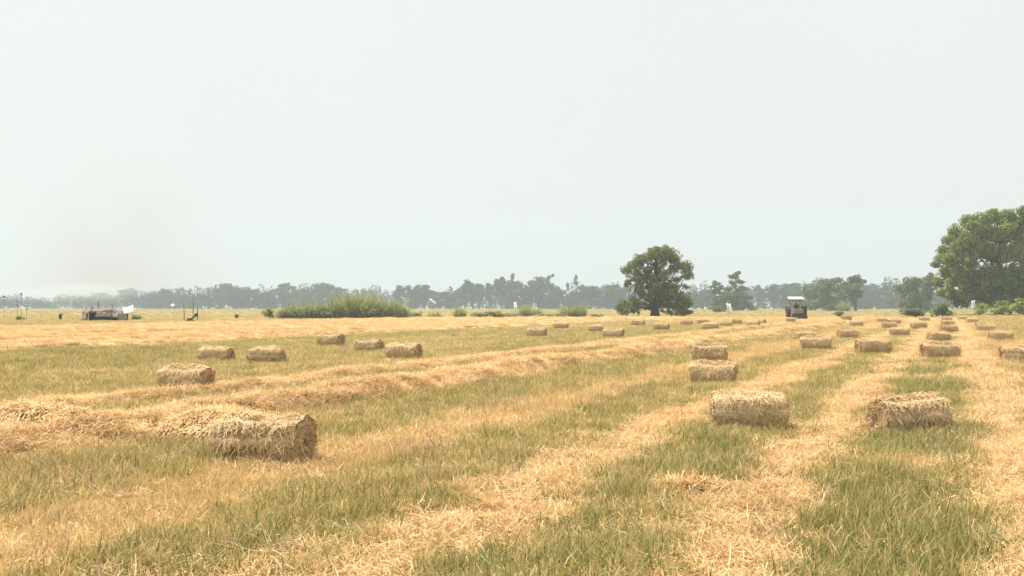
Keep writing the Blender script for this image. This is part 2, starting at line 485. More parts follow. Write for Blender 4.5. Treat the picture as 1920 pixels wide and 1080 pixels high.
def scatter_obj(name, coll, P, turn, size, label, cat):
    me = bpy.data.meshes.new(name); k = len(P)
    me.vertices.add(k); me.vertices.foreach_set('co', P.astype(np.float32).ravel())
    a = me.attributes.new('turn', 'FLOAT_VECTOR', 'POINT'); a.data.foreach_set('vector', turn.astype(np.float32).ravel())
    a = me.attributes.new('size', 'FLOAT_VECTOR', 'POINT'); a.data.foreach_set('vector', size.astype(np.float32).ravel())
    a = me.attributes.new('pick', 'INT', 'POINT'); a.data.foreach_set('value', rng.integers(0, len(coll.objects), k).astype(np.int32))
    o = obj(name, me)
    md = o.modifiers.new('scatter', 'NODES'); md.node_group = gn_scatter(coll)
    tag(o, label, cat, kind='stuff')
    return o

def area_points(d0, d1, dens):
    """even scatter over the visible wedge of field between two distances, with a wide margin"""
    wmax = d1 * .46 + 4
    k = int((d1 - d0) * 2 * wmax * dens)
    y = rng.uniform(d0, d1, k); x = rng.uniform(-wmax, wmax, k)
    m = np.abs(x) < y * .46 + 4
    return x[m], y[m]

BANDS = [(4.5, 13, 105), (13, 24, 66), (24, 45, 34), (45, 80, 14), (80, 135, 6), (135, 230, 2.2), (230, 700, .09)]
green_p, stub_p, straw_p = [], [], []
for bi, (d0, d1, dens) in enumerate(BANDS):
    grow = [1, 1.08, 1.2, 1.45, 1.8, 2.4, 7][bi]
    for which, lst in ((0, green_p), (1, stub_p), (2, straw_p)):
        if which and d0 > 200: continue
        x, y = area_points(d0, d1, dens * (1.0, .8, .8)[which])
        g, st, li, e = field(x, y)
        w = (g ** 1.25, st * (1 - .64 * g), li * (1 - .58 * g))[which]
        keep = (rng.uniform(0, 1, len(x)) < w) & clear_of_bales(x, y)
        x, y, g, e, li = x[keep], y[keep], g[keep], e[keep], li[keep]
        k = len(x)
        z = ground_z(x, y)
        tall = .75 + .5 * fbm(x * .8, y * .8, 131) + .35 * (e > 1.6)
        sz = tall * rng.uniform(.75, 1.25, k)
        if which == 1: sz = sz * np.where((li > .55) & (e > -5), .55, .9)
        if which == 0: sz = sz * (.46 + .42 * g)
        wide = grow * rng.uniform(.85, 1.2, k)
        hh = sz * (1 + .15 * (grow - 1))
        if which == 0 and bi >= 3: hh = hh * .8
        turn = np.stack([rng.normal(0, .10, k), rng.normal(0, .10, k), rng.uniform(0, 6.283, k)], 1)
        lst.append((np.stack([x, y, z], 1), turn, np.stack([wide, wide, hh], 1)))
def cat_(l): return [np.concatenate(q) for q in zip(*l)]
C_GREEN = tuft_collection('meadow', M_GRASS, [lambda: blades(42, .15, .06, .23, .0085, .45, 3, .9) for _ in range(5)] + [lambda: blades(30, .16, .10, .29, .0085, .55, 3, 1.1) for _ in range(3)])
C_FRESH = tuft_collection('fresh', M_FRESH, [lambda: blades(42, .15, .06, .23, .0085, .45, 3, .9) for _ in range(5)] + [lambda: blades(30, .16, .10, .29, .0085, .55, 3, 1.1) for _ in range(3)])
C_STUB = tuft_collection('stubble', M_STUB, [lambda: blades(40, .15, .05, .19, .0065, .28, 2, .25) for _ in range(5)] + [lambda: blades(34, .15, .06, .23, .0065, .5, 3, .8) for _ in range(3)])
C_STRAW = tuft_collection('straw', M_STRAW, [lambda: blades(62, .19, .05, .19, .0062, 0, 3, .7, flat=True) for _ in range(6)])
GP, GT, GS = cat_(green_p)
_es, _et = row(GP[:, 0], GP[:, 1]); _ee = _es - 0.018 * np.clip(_et - 18, 0, 90) * sstep(-13, -8, _es)
fr = (_ee > -3.4) & (_ee < 1.3) & (_et < 90) & (rng.uniform(0, 1, len(_ee)) < np.where(_ee > -1.2, .92, .6))
scatter_obj('fresh_grass', C_FRESH, GP[fr], GT[fr], GS[fr], 'fresher green grass in the two strips nearest the dry track', 'grass')
scatter_obj('meadow_grass', C_GREEN, GP[~fr], GT[~fr], GS[~fr], 'olive green grass standing in strips along the field rows', 'grass')
scatter_obj('stubble_stems', C_STUB, *cat_(stub_p), 'yellow standing rice stubble between the grass strips', 'stubble')
scatter_obj('loose_straw', C_STRAW, *cat_(straw_p), 'loose orange straw lying in lanes and windrows', 'straw')

# brown, broken weeds in loose patches through strips and lanes
M_WEED = mat_leaf('dry_weed', [(0, (.24, .16, .085)), (.45, (.40, .275, .15)), (.8, (.58, .42, .24)), (1, (.70, .55, .34))], trans=.25, world_scale=1.2, wvar=.3, ovar=.5)
C_WEED = tuft_collection('weed', M_WEED, [lambda: blades(34, .17, .07, .26, .0075, .85, 3, 1.4) for _ in range(3)] + [lambda: blades(40, .2, .06, .24, .007, 0, 3, 1.0, flat=True) for _ in range(2)])
weed_p = []
for d0, d1, dens in ((4.5, 13, 46), (13, 24, 30), (24, 45, 13), (45, 80, 4.5)):
    x, y = area_points(d0, d1, dens)
    s_, t_ = row(x, y)
    w = sstep(.57, .72, .5 * fbm(s_ * .9, t_ * .5, 203) + .5 * fbm(s_ * 2.6, t_ * 1.8, 211))
    keep = (rng.uniform(0, 1, len(x)) < w * np.where(s_ > -30, 1, .2)) & clear_of_bales(x, y)
    x, y = x[keep], y[keep]; k = len(x); q = rng.uniform(.7, 1.35, k)
    weed_p.append((np.stack([x, y, ground_z(x, y)], 1), np.stack([rng.normal(0, .2, k), rng.normal(0, .2, k), rng.uniform(0, 6.283, k)], 1), np.stack([q, q, q], 1)))
scatter_obj('dry_weeds', C_WEED, *cat_(weed_p), 'brown broken weeds in loose patches among grass and straw', 'weeds')

# ------------------------------------------------------------------ bales
def bale_material():
    m, n, l, p = mat_base('bale_body', .95, .1)
    tc = n.new('ShaderNodeTexCoord'); oi = n.new('ShaderNodeObjectInfo')
    mp = n.new('ShaderNodeMapping'); mp.inputs['Scale'].default_value = (7, 26, 26)
    ad = n.new('ShaderNodeVectorMath'); ad.operation = 'ADD'
    l.new(tc.outputs['Object'], ad.inputs[0]); l.new(oi.outputs['Random'], ad.inputs[1])
    l.new(ad.outputs[0], mp.inputs[0])
    a = n.new('ShaderNodeTexNoise'); a.inputs['Scale'].default_value = 1; a.inputs['Detail'].default_value = 5; l.new(mp.outputs[0], a.inputs['Vector'])
    b = n.new('ShaderNodeTexNoise'); b.inputs['Scale'].default_value = 3.0; b.inputs['Detail'].default_value = 3; l.new(ad.outputs[0], b.inputs['Vector'])
    cr = n.new('ShaderNodeValToRGB'); cr.color_ramp.elements[0].position = .3; cr.color_ramp.elements[1].position = .72
    cr.color_ramp.elements[0].color = (.40, .27, .15, 1); cr.color_ramp.elements[1].color = (.84, .60, .34, 1)
    l.new(a.outputs['Fac'], cr.inputs[0])
    c2 = n.new('ShaderNodeValToRGB'); c2.color_ramp.elements[0].position = .5; c2.color_ramp.elements[1].position = .68
    l.new(b.outputs['Fac'], c2.inputs[0])
    mx = n.new('ShaderNodeMix'); mx.data_type = 'RGBA'; mx.inputs[7].default_value = (.36, .33, .19, 1)
    q = n.new('ShaderNodeMath'); q.operation = 'MULTIPLY'; q.inputs[1].default_value = .7
    l.new(c2.outputs[0], q.inputs[0]); l.new(q.outputs[0], mx.inputs[0]); l.new(cr.outputs[0], mx.inputs[6]); l.new(mx.outputs[2], p.inputs['Base Color'])
    bp = n.new('ShaderNodeBump'); bp.inputs['Strength'].default_value = .9; bp.inputs['Distance'].default_value = .03
    l.new(a.outputs['Fac'], bp.inputs['Height']); l.new(bp.outputs[0], p.inputs['Normal'])
    return m
M_BALE = bale_material()
M_END = mat_noise('bale_end', (.34, .23, .14), (.60, .43, .27), 22, .95, .1, bump=.6)

def bale_meshes(seed, ragged):
    r = np.random.default_rng(seed)
    NX, NA = 28, 44
    Rr, L = BALE_D / 2, BALE_L
    xs = np.linspace(-L / 2, L / 2, NX); skew = .06 * r.normal(0, 1, 3); an = np.linspace(0, 2 * math.pi, NA, endpoint=False)
    X, A = np.meshgrid(xs, an, indexing='ij')
    lump = .19 * (fbm(X * 4 + 50, np.cos(A) * 2 + 9 + seed, seed) + fbm(X * 4 + 9, np.sin(A) * 2 + 5, seed + 3) - 1) + .11 * (fbm(X * 18 + 90, np.cos(A) * 4 + np.sin(A) * 3 + 20, seed + 5) - .5)
    lump = lump + .10 * np.cos(4 * (A - math.pi / 4)) ** 2 * (.5 + r.uniform())  # squarish from the press
    rad = Rr * (.92 + lump * 1.6) * (1 - .04 * np.clip((np.abs(X) - L / 2 + .05) / .05, 0, 1))
    Z = rad * np.sin(A); Y = rad * np.cos(A)
    Z = np.where(Z < 0, Z * .94, Z)                      # settles on the ground under its own weight
    sag = 1 + .04 * r.normal() * X
    V = np.stack([X + (skew[0] * np.cos(A) + skew[1] * np.sin(A) + .05 * (fbm(np.cos(A) * 3 + 7, np.sin(A) * 3 + 7, seed) - .5)) * X / L, Y * sag, Z * sag + Rr * .95], 2).reshape(-1, 3)
    Q = []
    for i in range(NX - 1):
        for k in range(NA):
            k2 = (k + 1) % NA
            Q.append((i * NA + k, (i + 1) * NA + k, (i + 1) * NA + k2, i * NA + k2))
    body = new_mesh('bale_body', V, quads=np.array(Q), smooth=True); body.materials.append(M_BALE)
    ends = []
    for sgn in (-1, 1):                                  # rolled end with a coiled ridge
        ev, ef = [], []
        RN = 14
        i0 = 0 if sgn < 0 else NX - 1
        ring = V.reshape(NX, NA, 3)[i0]
        cen = ring.mean(0)
        for j in range(RN + 1):
            f = 1 - j / RN * .97
            for k in range(NA):
                p = cen + (ring[k] - cen) * f
                coil = .014 * math.sin(2 * math.pi * (f * 6 + k / NA)) + .02 * float(r.normal()) * .35 - .03 * (1 - f) * (f < .35)
                p = p + np.array([sgn * (coil + .004 + .02 * math.sqrt(max(0, 1 - f * f))), 0, 0])
                ev.append(p)
        for j in range(RN):
            for k in range(NA):
                k2 = (k + 1) % NA
                q = (j * NA + k, j * NA + k2, (j + 1) * NA + k2, (j + 1) * NA + k)
                ef.append(q if sgn > 0 else q[::-1])
        ef.append(tuple(RN * NA + k for k in range(NA))[::1 if sgn > 0 else -1])
        me = new_mesh('bale_end', ev, faces=ef); me.materials.append(M_END); ends.append(me)
    # fibres lying on and sticking out of the roll
    nf = 3000 if ragged > .8 else 2200
    x = r.uniform(-L / 2, L / 2, nf); a = r.uniform(-.6, math.pi + .6, nf)
    out = np.stack([np.zeros(nf), np.cos(a), np.sin(a)], 1)
    tang = np.stack([np.zeros(nf), -np.sin(a), np.cos(a)], 1); ax = np.tile([1.0, 0, 0], (nf, 1))
    ix = np.clip(np.round((x + L / 2) / L * (NX - 1)).astype(int), 0, NX - 1); ia = np.round((a % (2 * math.pi)) / (2 * math.pi) * NA).astype(int) % NA
    P = V.reshape(NX, NA, 3)[ix, ia]; P[:, 0] = x
    ang = r.uniform(0, math.pi, nf)
    dirv = ax * np.cos(ang)[:, None] + tang * np.sin(ang)[:, None] * 1.2 + out * (np.abs(r.normal(0, .30 * ragged, nf)) * (1 + 1.6 * (r.uniform(0, 1, nf) < .08)) + .02)[:, None]
    dirv /= np.linalg.norm(dirv, axis=1)[:, None]
    ln = r.uniform(.04, .15, nf) * (0.7 + .5 * ragged); wd = r.uniform(.004, .008, nf)
    sd = np.cross(dirv, out); sd /= np.linalg.norm(sd, axis=1)[:, None] + 1e-6
    rows_ = []
    for t in (0, .5, 1):
        c = P + dirv * (ln * (t - .25))[:, None] + out * (.012 + .03 * t * (1 - t) - .05 * (t - .5) ** 2) + np.array([0, 0, -1]) * (.10 * ragged * ln * t * t)[:, None]
        rows_.append(np.stack([c - sd * wd[:, None] / 2, c + sd * wd[:, None] / 2], 1))
    ne = 420
    sg = r.choice([-1.0, 1.0], ne); ra = Rr * np.sqrt(r.uniform(0, 1, ne)) * 1.0; aa = r.uniform(0, 2 * math.pi, ne)
    EP = np.stack([sg * (L / 2 + .02), ra * np.cos(aa), np.maximum(ra * np.sin(aa), -Rr * .9) + Rr * .95], 1)
    tang2 = np.stack([np.zeros(ne), -np.sin(aa), np.cos(aa)], 1) + r.normal(0, .35, (ne, 3))
    tang2[:, 0] = sg * np.abs(r.normal(0, .28, ne)); tang2 /= np.linalg.norm(tang2, axis=1)[:, None]
    ex = np.stack([sg, np.zeros(ne), np.zeros(ne)], 1)
    sd2 = np.cross(tang2, ex); sd2 /= np.linalg.norm(sd2, axis=1)[:, None] + 1e-6
    l2 = r.uniform(.05, .17, ne); rows2 = []
    for t in (0, .5, 1):
        c2 = EP + tang2 * (l2 * (t - .4))[:, None] + ex * (.015 * (1 - (2 * t - 1) ** 2)) - np.array([0, 0, 1]) * (.25 * l2 * t * t)[:, None]
        rows2.append(np.stack([c2 - sd2 * .003, c2 + sd2 * .003], 1))
    rows_ = [np.concatenate([p_, q_]) for p_, q_ in zip(rows_, rows2)]; nf += ne
    FV = np.stack(rows_, 1).reshape(-1, 3)
    FQ = (np.arange(nf)[:, None, None] * 6 + np.array([[0, 1, 3, 2], [2, 3, 5, 4]])[None]).reshape(-1, 4)
    fib = new_mesh('bale_fibres', FV, quads=FQ); fib.materials.append(M_BALEF)
    return body, ends, fib
BALE_SET = [bale_meshes(100 + i, rg) for i, rg in enumerate((.6, .8, 1.0, 1.3, .7, 1.1))]
for i, ((px, py, turn, lab), (bx, by, a)) in enumerate(zip(BALES, bale_xy)):
    body, ends, fib = BALE_SET[{4: 5, 5: 2, 1: 3}.get(i, i % 6)]
    e = empty('straw_bale', (bx, by, gz(bx, by) - .03), a)
    e.rotation_euler = (R(random.uniform(-3, 3)), R(random.uniform(-1.5, 1.5)), a)
    if i == 1: e.rotation_euler[1] = R(-3)
    q = .92 + .14 * random.random(); e.scale = (q * random.uniform(.93, 1.07), q * random.uniform(.98, 1.14), q * random.uniform(.93, 1.02))
    tag(e, lab, 'straw bale', 'straw bales lying in the field')
    obj('roll', body, None, e)
    for en in ends: obj('rolled_end', en, None, e)
    f = obj('loose_fibres', fib, None, e); f['kind'] = 'stuff'

# heap of loose straw on the left windrow
def straw_heap(x, y, rx, ry, h, label):
    n = 5200
    u = rng.normal(0, .42, n); v = rng.normal(0, .42, n)
    m = (u * u + v * v) < 1; u, v = u[m], v[m]; n = len(u)
    zz = h * np.sqrt(np.clip(1 - u * u - v * v, 0, 1)) * (.75 + .5 * fbm(u * 3 + 9, v * 3 + 4, 5))
    P = np.stack([u * rx, v * ry, zz], 1)
    nrm = np.stack([u / rx, v / ry, np.full(n, .9 / h)], 1); nrm /= np.linalg.norm(nrm, axis=1)[:, None]
    d = rng.normal(0, 1, (n, 3)); d -= nrm * (d * nrm).sum(1)[:, None] * .75; d /= np.linalg.norm(d, axis=1)[:, None]
    sd = np.cross(d, nrm); sd /= np.linalg.norm(sd, axis=1)[:, None] + 1e-6
    ln = rng.uniform(.12, .38, n); wd = rng.uniform(.006, .011, n)
    rows_ = []
    for t in (-.5, 0, .5):
        c = P + d * (ln * t)[:, None] - np.array([0, 0, 1]) * (.35 * ln * t * t)[:, None]
        rows_.append(np.stack([c - sd * wd[:, None] / 2, c + sd * wd[:, None] / 2], 1))
    V = np.stack(rows_, 1).reshape(-1, 3)
    Q = (np.arange(n)[:, None, None] * 6 + np.array([[0, 1, 3, 2], [2, 3, 5, 4]])[None]).reshape(-1, 4)
    e = empty('straw_heap', (x, y, gz(x, y) - .02), -TH)
    tag(e, label, 'straw heap')
    NU, NV = 14, 28
    cv, cf = [], []
    for i in range(NU + 1):
        for k in range(NV):
            f_ = i / NU; a = 2 * math.pi * k / NV
            uu, vv = f_ * math.cos(a), f_ * math.sin(a)
            z_ = h * .86 * math.sqrt(max(0, 1 - f_ * f_)) * (.75 + .5 * float(fbm(uu * 3 + 9, vv * 3 + 4, 5))) - .03
            cv.append((uu * rx * .97, vv * ry * .97, z_))
    for i in range(NU):
        for k in range(NV):
            cf.append((i * NV + k, (i + 1) * NV + k, (i + 1) * NV + (k + 1) % NV, i * NV + (k + 1) % NV))
    obj('heap_core', new_mesh('heap_core', cv, faces=cf, smooth=True), M_END, e)
    f = obj('loose_stalks', new_mesh('loose_stalks', V, quads=Q), M_STRAW, e); f['kind'] = 'stuff'
hx, hy = px_ground(80, 826)
straw_heap(hx, hy, 1.1, .65, .42, 'tangled heap of loose straw at the left picture edge with a brown hollow')
hx, hy = px_ground(440, 836)
straw_heap(hx - .15, hy + .25, 1.05, .55, .40, 'loose straw spilling from the windrow against the half buried bale')
hx, hy = px_ground(1290, 930)
straw_heap(hx, hy, .5, .4, .13, 'small brown tuft heap of straw in the green strip below the middle bale')

# ------------------------------------------------------------------ trees
def leaf_mesh(name, blobs, n, size, mat, r, sub=9, flat=.0, sub_r=.42, shell=.5, out=1.05, fuzz=.12):
    """leaf-sized faces spread through clumps; blobs: (x, y, z, rx, ry, rz)"""
    small = []
    for b in blobs:
        b = np.array(b, float)
        for _ in range(sub):
            d = r.normal(0, 1, 3); d /= np.linalg.norm(d); d *= r.uniform(.35, out)
            c = b[:3] + d * b[3:] * .85
            small.append(np.concatenate([c, b[3:] * r.uniform(.6, 1.25) * sub_r]))
    small = np.array(small)
    wgt = (small[:, 3] * small[:, 4] * small[:, 5]) ** (2 / 3); wgt /= wgt.sum()
    idx = r.choice(len(small), n, p=wgt); B = small[idx]
    d = r.normal(0, 1, (n, 3)); d /= np.linalg.norm(d, axis=1)[:, None]
    rad = shell + (1 - shell) * np.sqrt(r.uniform(0, 1, n)) + fuzz * np.abs(r.normal(0, 1, n))
    P = B[:, :3] + d * B[:, 3:] * rad[:, None]
    nrm = d * .6 + r.normal(0, .6, (n, 3)) + np.array([0, 0, .5 + flat]); nrm /= np.linalg.norm(nrm, axis=1)[:, None]
    t = np.cross(nrm, r.normal(0, 1, (n, 3))); t /= np.linalg.norm(t, axis=1)[:, None]; bb = np.cross(nrm, t)
    s = size * r.uniform(.6, 1.4, n)
    a1, a2 = t * s[:, None] * .5, bb * s[:, None] * .32
    V = np.stack([P - a1, P - a2 * r.uniform(.6, 1.2, (n, 1)), P + a1, P + a2 * r.uniform(.6, 1.2, (n, 1)) + nrm * (s * .12)[:, None]], 1).reshape(-1, 3)
    Q = np.arange(n * 4).reshape(n, 4)
    me = new_mesh(name, V, quads=Q); me.materials.append(mat)
    return me
def limbs_mesh(name, trunk, trad, targets, r, rad0=.2, twig=.03):
    mb = MB(); mb.tube(trunk, trad, 9)
    tr = [Vector(p) for p in trunk]
    for tg in targets:
        tg = Vector(tg)
        cand = [i for i, p in enumerate(tr) if i > 0 and p.z < tg.z + .2] or [max(1, len(tr) - 1)]
        k = min(cand[-1], len(tr) - 1) if r.uniform() < .5 else int(r.choice(cand))
        p0 = tr[k]
        mid = p0.lerp(tg, .5) + Vector(r.normal(0, .08, 3)) * (tg - p0).length + Vector((0, 0, .10 * (tg - p0).length))
        pts = [p0, p0.lerp(mid, .55) + Vector(r.normal(0, .03, 3)) * (tg - p0).length, mid, mid.lerp(tg, .5) + Vector(r.normal(0, .05, 3)) * (tg - p0).length, tg]
        mb.tube(pts, [rad0, rad0 * .8, rad0 * .55, rad0 * .35, twig], 6)
    return mb.mesh(name, smooth=True)

def traced_tree(base_px, blobs_px, label, cat, name, mat, nleaf, leaf, rseed, trunk_r, depth=.75, sub=9, spread=None, trunk_h=.5, sub_r=.42):
    """a single big tree: its clumps get their place from the photograph and their own depth in the crown"""
    r = np.random.default_rng(rseed)
    bx, by = px_ground(*base_px)
    k = by / F_PX
    blobs = []
    cx = np.mean([b[0] for b in blobs_px]); half = (max(b[0] for b in blobs_px) - min(b[0] for b in blobs_px)) / 2
    for i, (px, py, rp) in enumerate(blobs_px):
        x = (px - base_px[0]) * k; z = CAM_H + (HORIZON - py) * k; rr = rp * k * 1.05
        room = math.sqrt(max(.05, 1 - ((px - cx) / (half * 1.08)) ** 2)) * half * k * depth
        for sgn in ((-1, 1) if room > rr * .9 else (0,)):
            yy = sgn * room * r.uniform(.35, .95)
            blobs.append((x + r.normal(0, .12) * rr, yy, z + r.normal(0, .1) * rr, rr, rr * 1.1, rr * .9))
    top = max(b[2] for b in blobs)
    e = empty(name, (bx, by, 0))
    tag(e, label, cat)
    crown = leaf_mesh('crown', blobs, nleaf, leaf, mat, r, sub=sub, sub_r=sub_r)
    tk = [(0, 0, -.2), (.05, 0, top * .12), (-.08, .1, top * .25), (.1, 0, top * .4), (0, .1, top * .55), (.05, 0, top * .75)]
    tr = [trunk_r * 1.5, trunk_r * 1.05, trunk_r * .95, trunk_r * .75, trunk_r * .5, trunk_r * .2]
    limbs = limbs_mesh('trunk', tk, tr, [b[:3] for b in blobs], r, trunk_r * .3, .03)
    obj('trunk', limbs, M_BARK, e); obj('crown', crown, None, e)
    return e

TREE_A = [(1176, 507, 10), (1190, 497, 12), (1200, 488, 13), (1217, 482, 14), (1236, 477, 16), (1256, 478, 14), (1270, 487, 13), (1283, 502, 14), (1288, 518, 9), (1226, 468, 7), (1246, 466, 6),
          (1184, 522, 9), (1200, 528, 9), (1217, 524, 11), (1240, 520, 13), (1260, 536, 11), (1250, 549, 18), (1275, 555, 14), (1288, 568, 11), (1282, 584, 8), (1272, 574, 10),
          (1228, 552, 14), (1207, 556, 11), (1192, 566, 11), (1176, 573, 10), (1163, 580, 7), (1174, 585, 5), (1209, 576, 8), (1240, 568, 12), (1258, 572, 9), (1232, 540, 12), (1200, 541, 8), (1222, 536, 9), (1264, 505, 10), (1240, 498, 10), (1215, 505, 8), (1166, 568, 7), (1195, 513, 9), (1179, 533, 6), (1246, 532, 9), (1270, 523, 7), (1286, 538, 6), (1160, 577, 7), (1168, 588, 5), (1190, 583, 7), (1290, 586, 6), (1262, 586, 6), (1246, 584, 6)]
traced_tree((1228, 594), TREE_A, 'lone dark spreading tree in the field, boughs hanging to the ground round its thick trunk', 'tree', 'field_tree', M_LEAF1, 36000, .27, 3, .6, sub=14, sub_r=.40)
TREE_B = [(1822, 408, 13), (1840, 402, 14), (1862, 402, 15), (1890, 400, 15), (1915, 402, 15), (1940, 408, 15), (1800, 424, 13), (1790, 440, 12), (1780, 462, 13), (1766, 480, 12), (1757, 490, 7), (1800, 455, 16), (1822, 435, 17),
          (1850, 430, 20), (1880, 430, 20), (1910, 432, 20), (1940, 440, 20), (1830, 465, 18), (1865, 468, 20), (1900, 468, 20), (1940, 475, 20), (1795, 485, 15), (1965, 470, 18), (1780, 505, 13), (1770, 525, 11), (1765, 542, 9),
          (1800, 520, 15), (1830, 505, 17), (1865, 508, 18), (1900, 510, 18), (1935, 515, 18), (1790, 548, 11), (1815, 545, 13), (1845, 540, 15), (1880, 545, 15), (1915, 548, 15), (1800, 564, 7), (1830, 564, 8), (1975, 500, 18), (1965, 535, 16), (1862, 562, 9), (1900, 566, 9), (1940, 560, 12), (1850, 520, 18), (1820, 528, 15), (1880, 525, 18), (1915, 530, 18), (1845, 556, 12), (1880, 560, 12), (1810, 556, 11), (1960, 560, 14)]
traced_tree((1874, 592), [(a + 7, b + 6, c) for a, b, c in TREE_B], 'huge bright green leafy tree towering at the right picture edge', 'tree', 'giant_tree', M_LEAF2, 150000, .36, 5, .6, sub=18, sub_r=.50)

# kinds of trees for the far line: unit height 1, half width about .5
def tree_kind(kind, seed):
    r = np.random.default_rng(seed); blobs = []
    if kind == 'round':
        for _ in range(16):
            a = r.uniform(0, 6.28); q = math.sqrt(r.uniform(0, 1)) * .34; z = r.uniform(.25, .86)
            q *= math.sqrt(max(.1, 1 - ((z - .5) / .52) ** 2)) * 1.1
            blobs.append((q * math.cos(a), q * math.sin(a), z, .17, .17, .13))
    elif kind == 'column':
        for i in range(15):
            z = .12 + .82 * i / 14; w = .26 * math.sin(math.pi * min(1, .18 + .82 * (1 - (i / 14) ** 1.6))) + .06
            a = r.uniform(0, 6.28); q = w * r.uniform(.1, .9)
            blobs.append((q * math.cos(a), q * math.sin(a), z, w * .8, w * .8, .09))
    elif kind == 'wispy':
        for i in range(13):
            z = .30 + .66 * i / 12; a = r.uniform(0, 6.28); q = r.uniform(.05, .36) * (1.1 - .5 * i / 12)
            blobs.append((q * math.cos(a), q * math.sin(a), z, .10, .10, .055))
    elif kind == 'spread':
        for i in range(18):
            lay = i % 4; z = (.45, .62, .78, .92)[lay] + r.normal(0, .03); a = r.uniform(0, 6.28); q = r.uniform(.05, (.48, .46, .36, .2)[lay])
            blobs.append((q * math.cos(a), q * math.sin(a), z, .16, .16, .055))
        for i in range(6): blobs.append((r.uniform(-.4, .4), r.uniform(-.3, .3), r.uniform(.12, .3), .14, .14, .1))
    n = {'round': 5200, 'column': 3600, 'wispy': 1900, 'spread': 4200}[kind]
    if kind in ('round', 'wispy'):
        for i in range(7): blobs.append((r.uniform(-.3, .3), r.uniform(-.3, .3), r.uniform(.08, .3), .16, .16, .12))
    crown = leaf_mesh('crown', blobs, n, .062, M_LEAF3, r, sub=6, sub_r=.60, out=.80, fuzz=.05)
    zt = .8
    tk = limbs_mesh('trunk', [(0, 0, -.02), (.01, 0, .2), (-.01, .01, .45), (.01, 0, zt)], [.028, .022, .017, .006], [b[:3] for b in blobs], r, .010, .003)
    return tk, crown
KINDS = {k: [tree_kind(k, 40 + 7 * j + i) for j in range(3)] for i, k in enumerate(('round', 'column', 'wispy', 'spread'))}
def far_tree(px, top, w, kind, d, label, j=0, mat=None, group='trees of the far treeline'):
    x = (px - 960) / F_PX * d
    h = CAM_H + (HORIZON - top) * d / F_PX
    wid = w * d / F_PX
    tk, cr = KINDS[kind][j % 3]
    e = empty('far_tree', (x, d, 0), random.uniform(0, 6.28))
    k = {'round': 1.45, 'column': 1.9, 'wispy': 1.25, 'spread': 1.05}[kind]
    e.scale = (wid * k, wid * k, h)
    tag(e, label, 'tree', group)
    a = obj('trunk', tk, M_BARK, e); b = obj('crown', cr, None, e)
    if mat is not None:
        b.material_slots[0].link = 'OBJECT'; b.material_slots[0].material = mat
    return e
FAR = [  # px, top, width, kind, distance
    (150, 552, 40, 'round', 640), (190, 548, 34, 'round', 630), (237, 541, 30, 'column', 560), (275, 549, 40, 'round', 540), (300, 541, 30, 'round', 530), (331, 541, 40, 'wispy', 540), (322, 549, 50, 'round', 520), (360, 552, 44, 'round', 530), (394, 539, 26, 'wispy', 520), (416, 538, 26, 'column', 520), (440, 530, 48, 'round', 510), (466, 541, 40, 'round', 510),
    (505, 541, 44, 'round', 510), (534, 531, 30, 'column', 500), (556, 541, 40, 'round', 520), (580, 540, 34, 'round', 500), (613, 530, 48, 'round', 490), (643, 550, 34, 'round', 500), (690, 545, 36, 'wispy', 500), (700, 552, 40, 'round', 520),
    (751, 536, 22, 'column', 480), (778, 530, 34, 'round', 470), (797, 534, 24, 'column', 470), (822, 546, 40, 'round', 480), (843, 537, 18, 'wispy', 480), (860, 542, 26, 'round', 480), (873, 526, 22, 'column', 470), (886, 531, 22, 'column', 475), (899, 532, 22, 'column', 470), (920, 532, 20, 'column', 470),
    (940, 520, 22, 'column', 460), (959, 512, 26, 'wispy', 455), (962, 524, 34, 'round', 460), (988, 525, 36, 'round', 450), (1012, 519, 34, 'column', 455), (1030, 514, 32, 'wispy', 450), (1038, 527, 34, 'round', 460), (1066, 530, 22, 'wispy', 450), (1083, 516, 28, 'wispy', 440), (1098, 532, 40, 'round', 450), (1122, 535, 40, 'round', 455), (1145, 531, 36, 'round', 450), (1168, 534, 34, 'round', 450),
    (1318, 541, 34, 'round', 420), (1342, 527, 40, 'spread', 330), (1356, 540, 44, 'round', 350), (1380, 513, 48, 'spread', 320), (1392, 543, 44, 'round', 340), (1423, 535, 20, 'column', 470), (1451, 533, 26, 'column', 450), (1478, 529, 44, 'round', 440), (1502, 527, 44, 'round', 430),
    (1528, 525, 44, 'round', 330), (1552, 518, 58, 'round', 310), (1575, 530, 44, 'round', 330), (1603, 516, 34, 'column', 290), (1632, 531, 52, 'round', 470), (1650, 538, 16, 'wispy', 520), (1673, 532, 14, 'wispy', 500), (1690, 535, 14, 'wispy', 510), (1666, 555, 60, 'round', 520), (1706, 517, 44, 'round', 270), (1743, 512, 24, 'column', 265), (1730, 548, 34, 'round', 300), (1760, 545, 50, 'round', 420),
]
LOOK = {'round': 'broad rounded', 'column': 'slim upright', 'wispy': 'thin wispy', 'spread': 'flat layered'}
ORD = ['first', 'second', 'third', 'fourth', 'fifth', 'sixth', 'seventh', 'eighth', 'ninth', 'tenth', 'eleventh', 'twelfth', 'thirteenth', 'fourteenth', 'fifteenth', 'sixteenth', 'seventeenth', 'eighteenth', 'nineteenth', 'twentieth', 'twenty-first', 'twenty-second', 'twenty-third', 'twenty-fourth']
def zone(px):
    return ('left of the reed thicket' if px < 500 else 'behind the reed thicket' if px < 730 else 'between reed thicket and lone dark tree' if px < 1200
            else 'between lone dark tree and tractor' if px < 1500 else 'between tractor and huge right tree')
count = {}
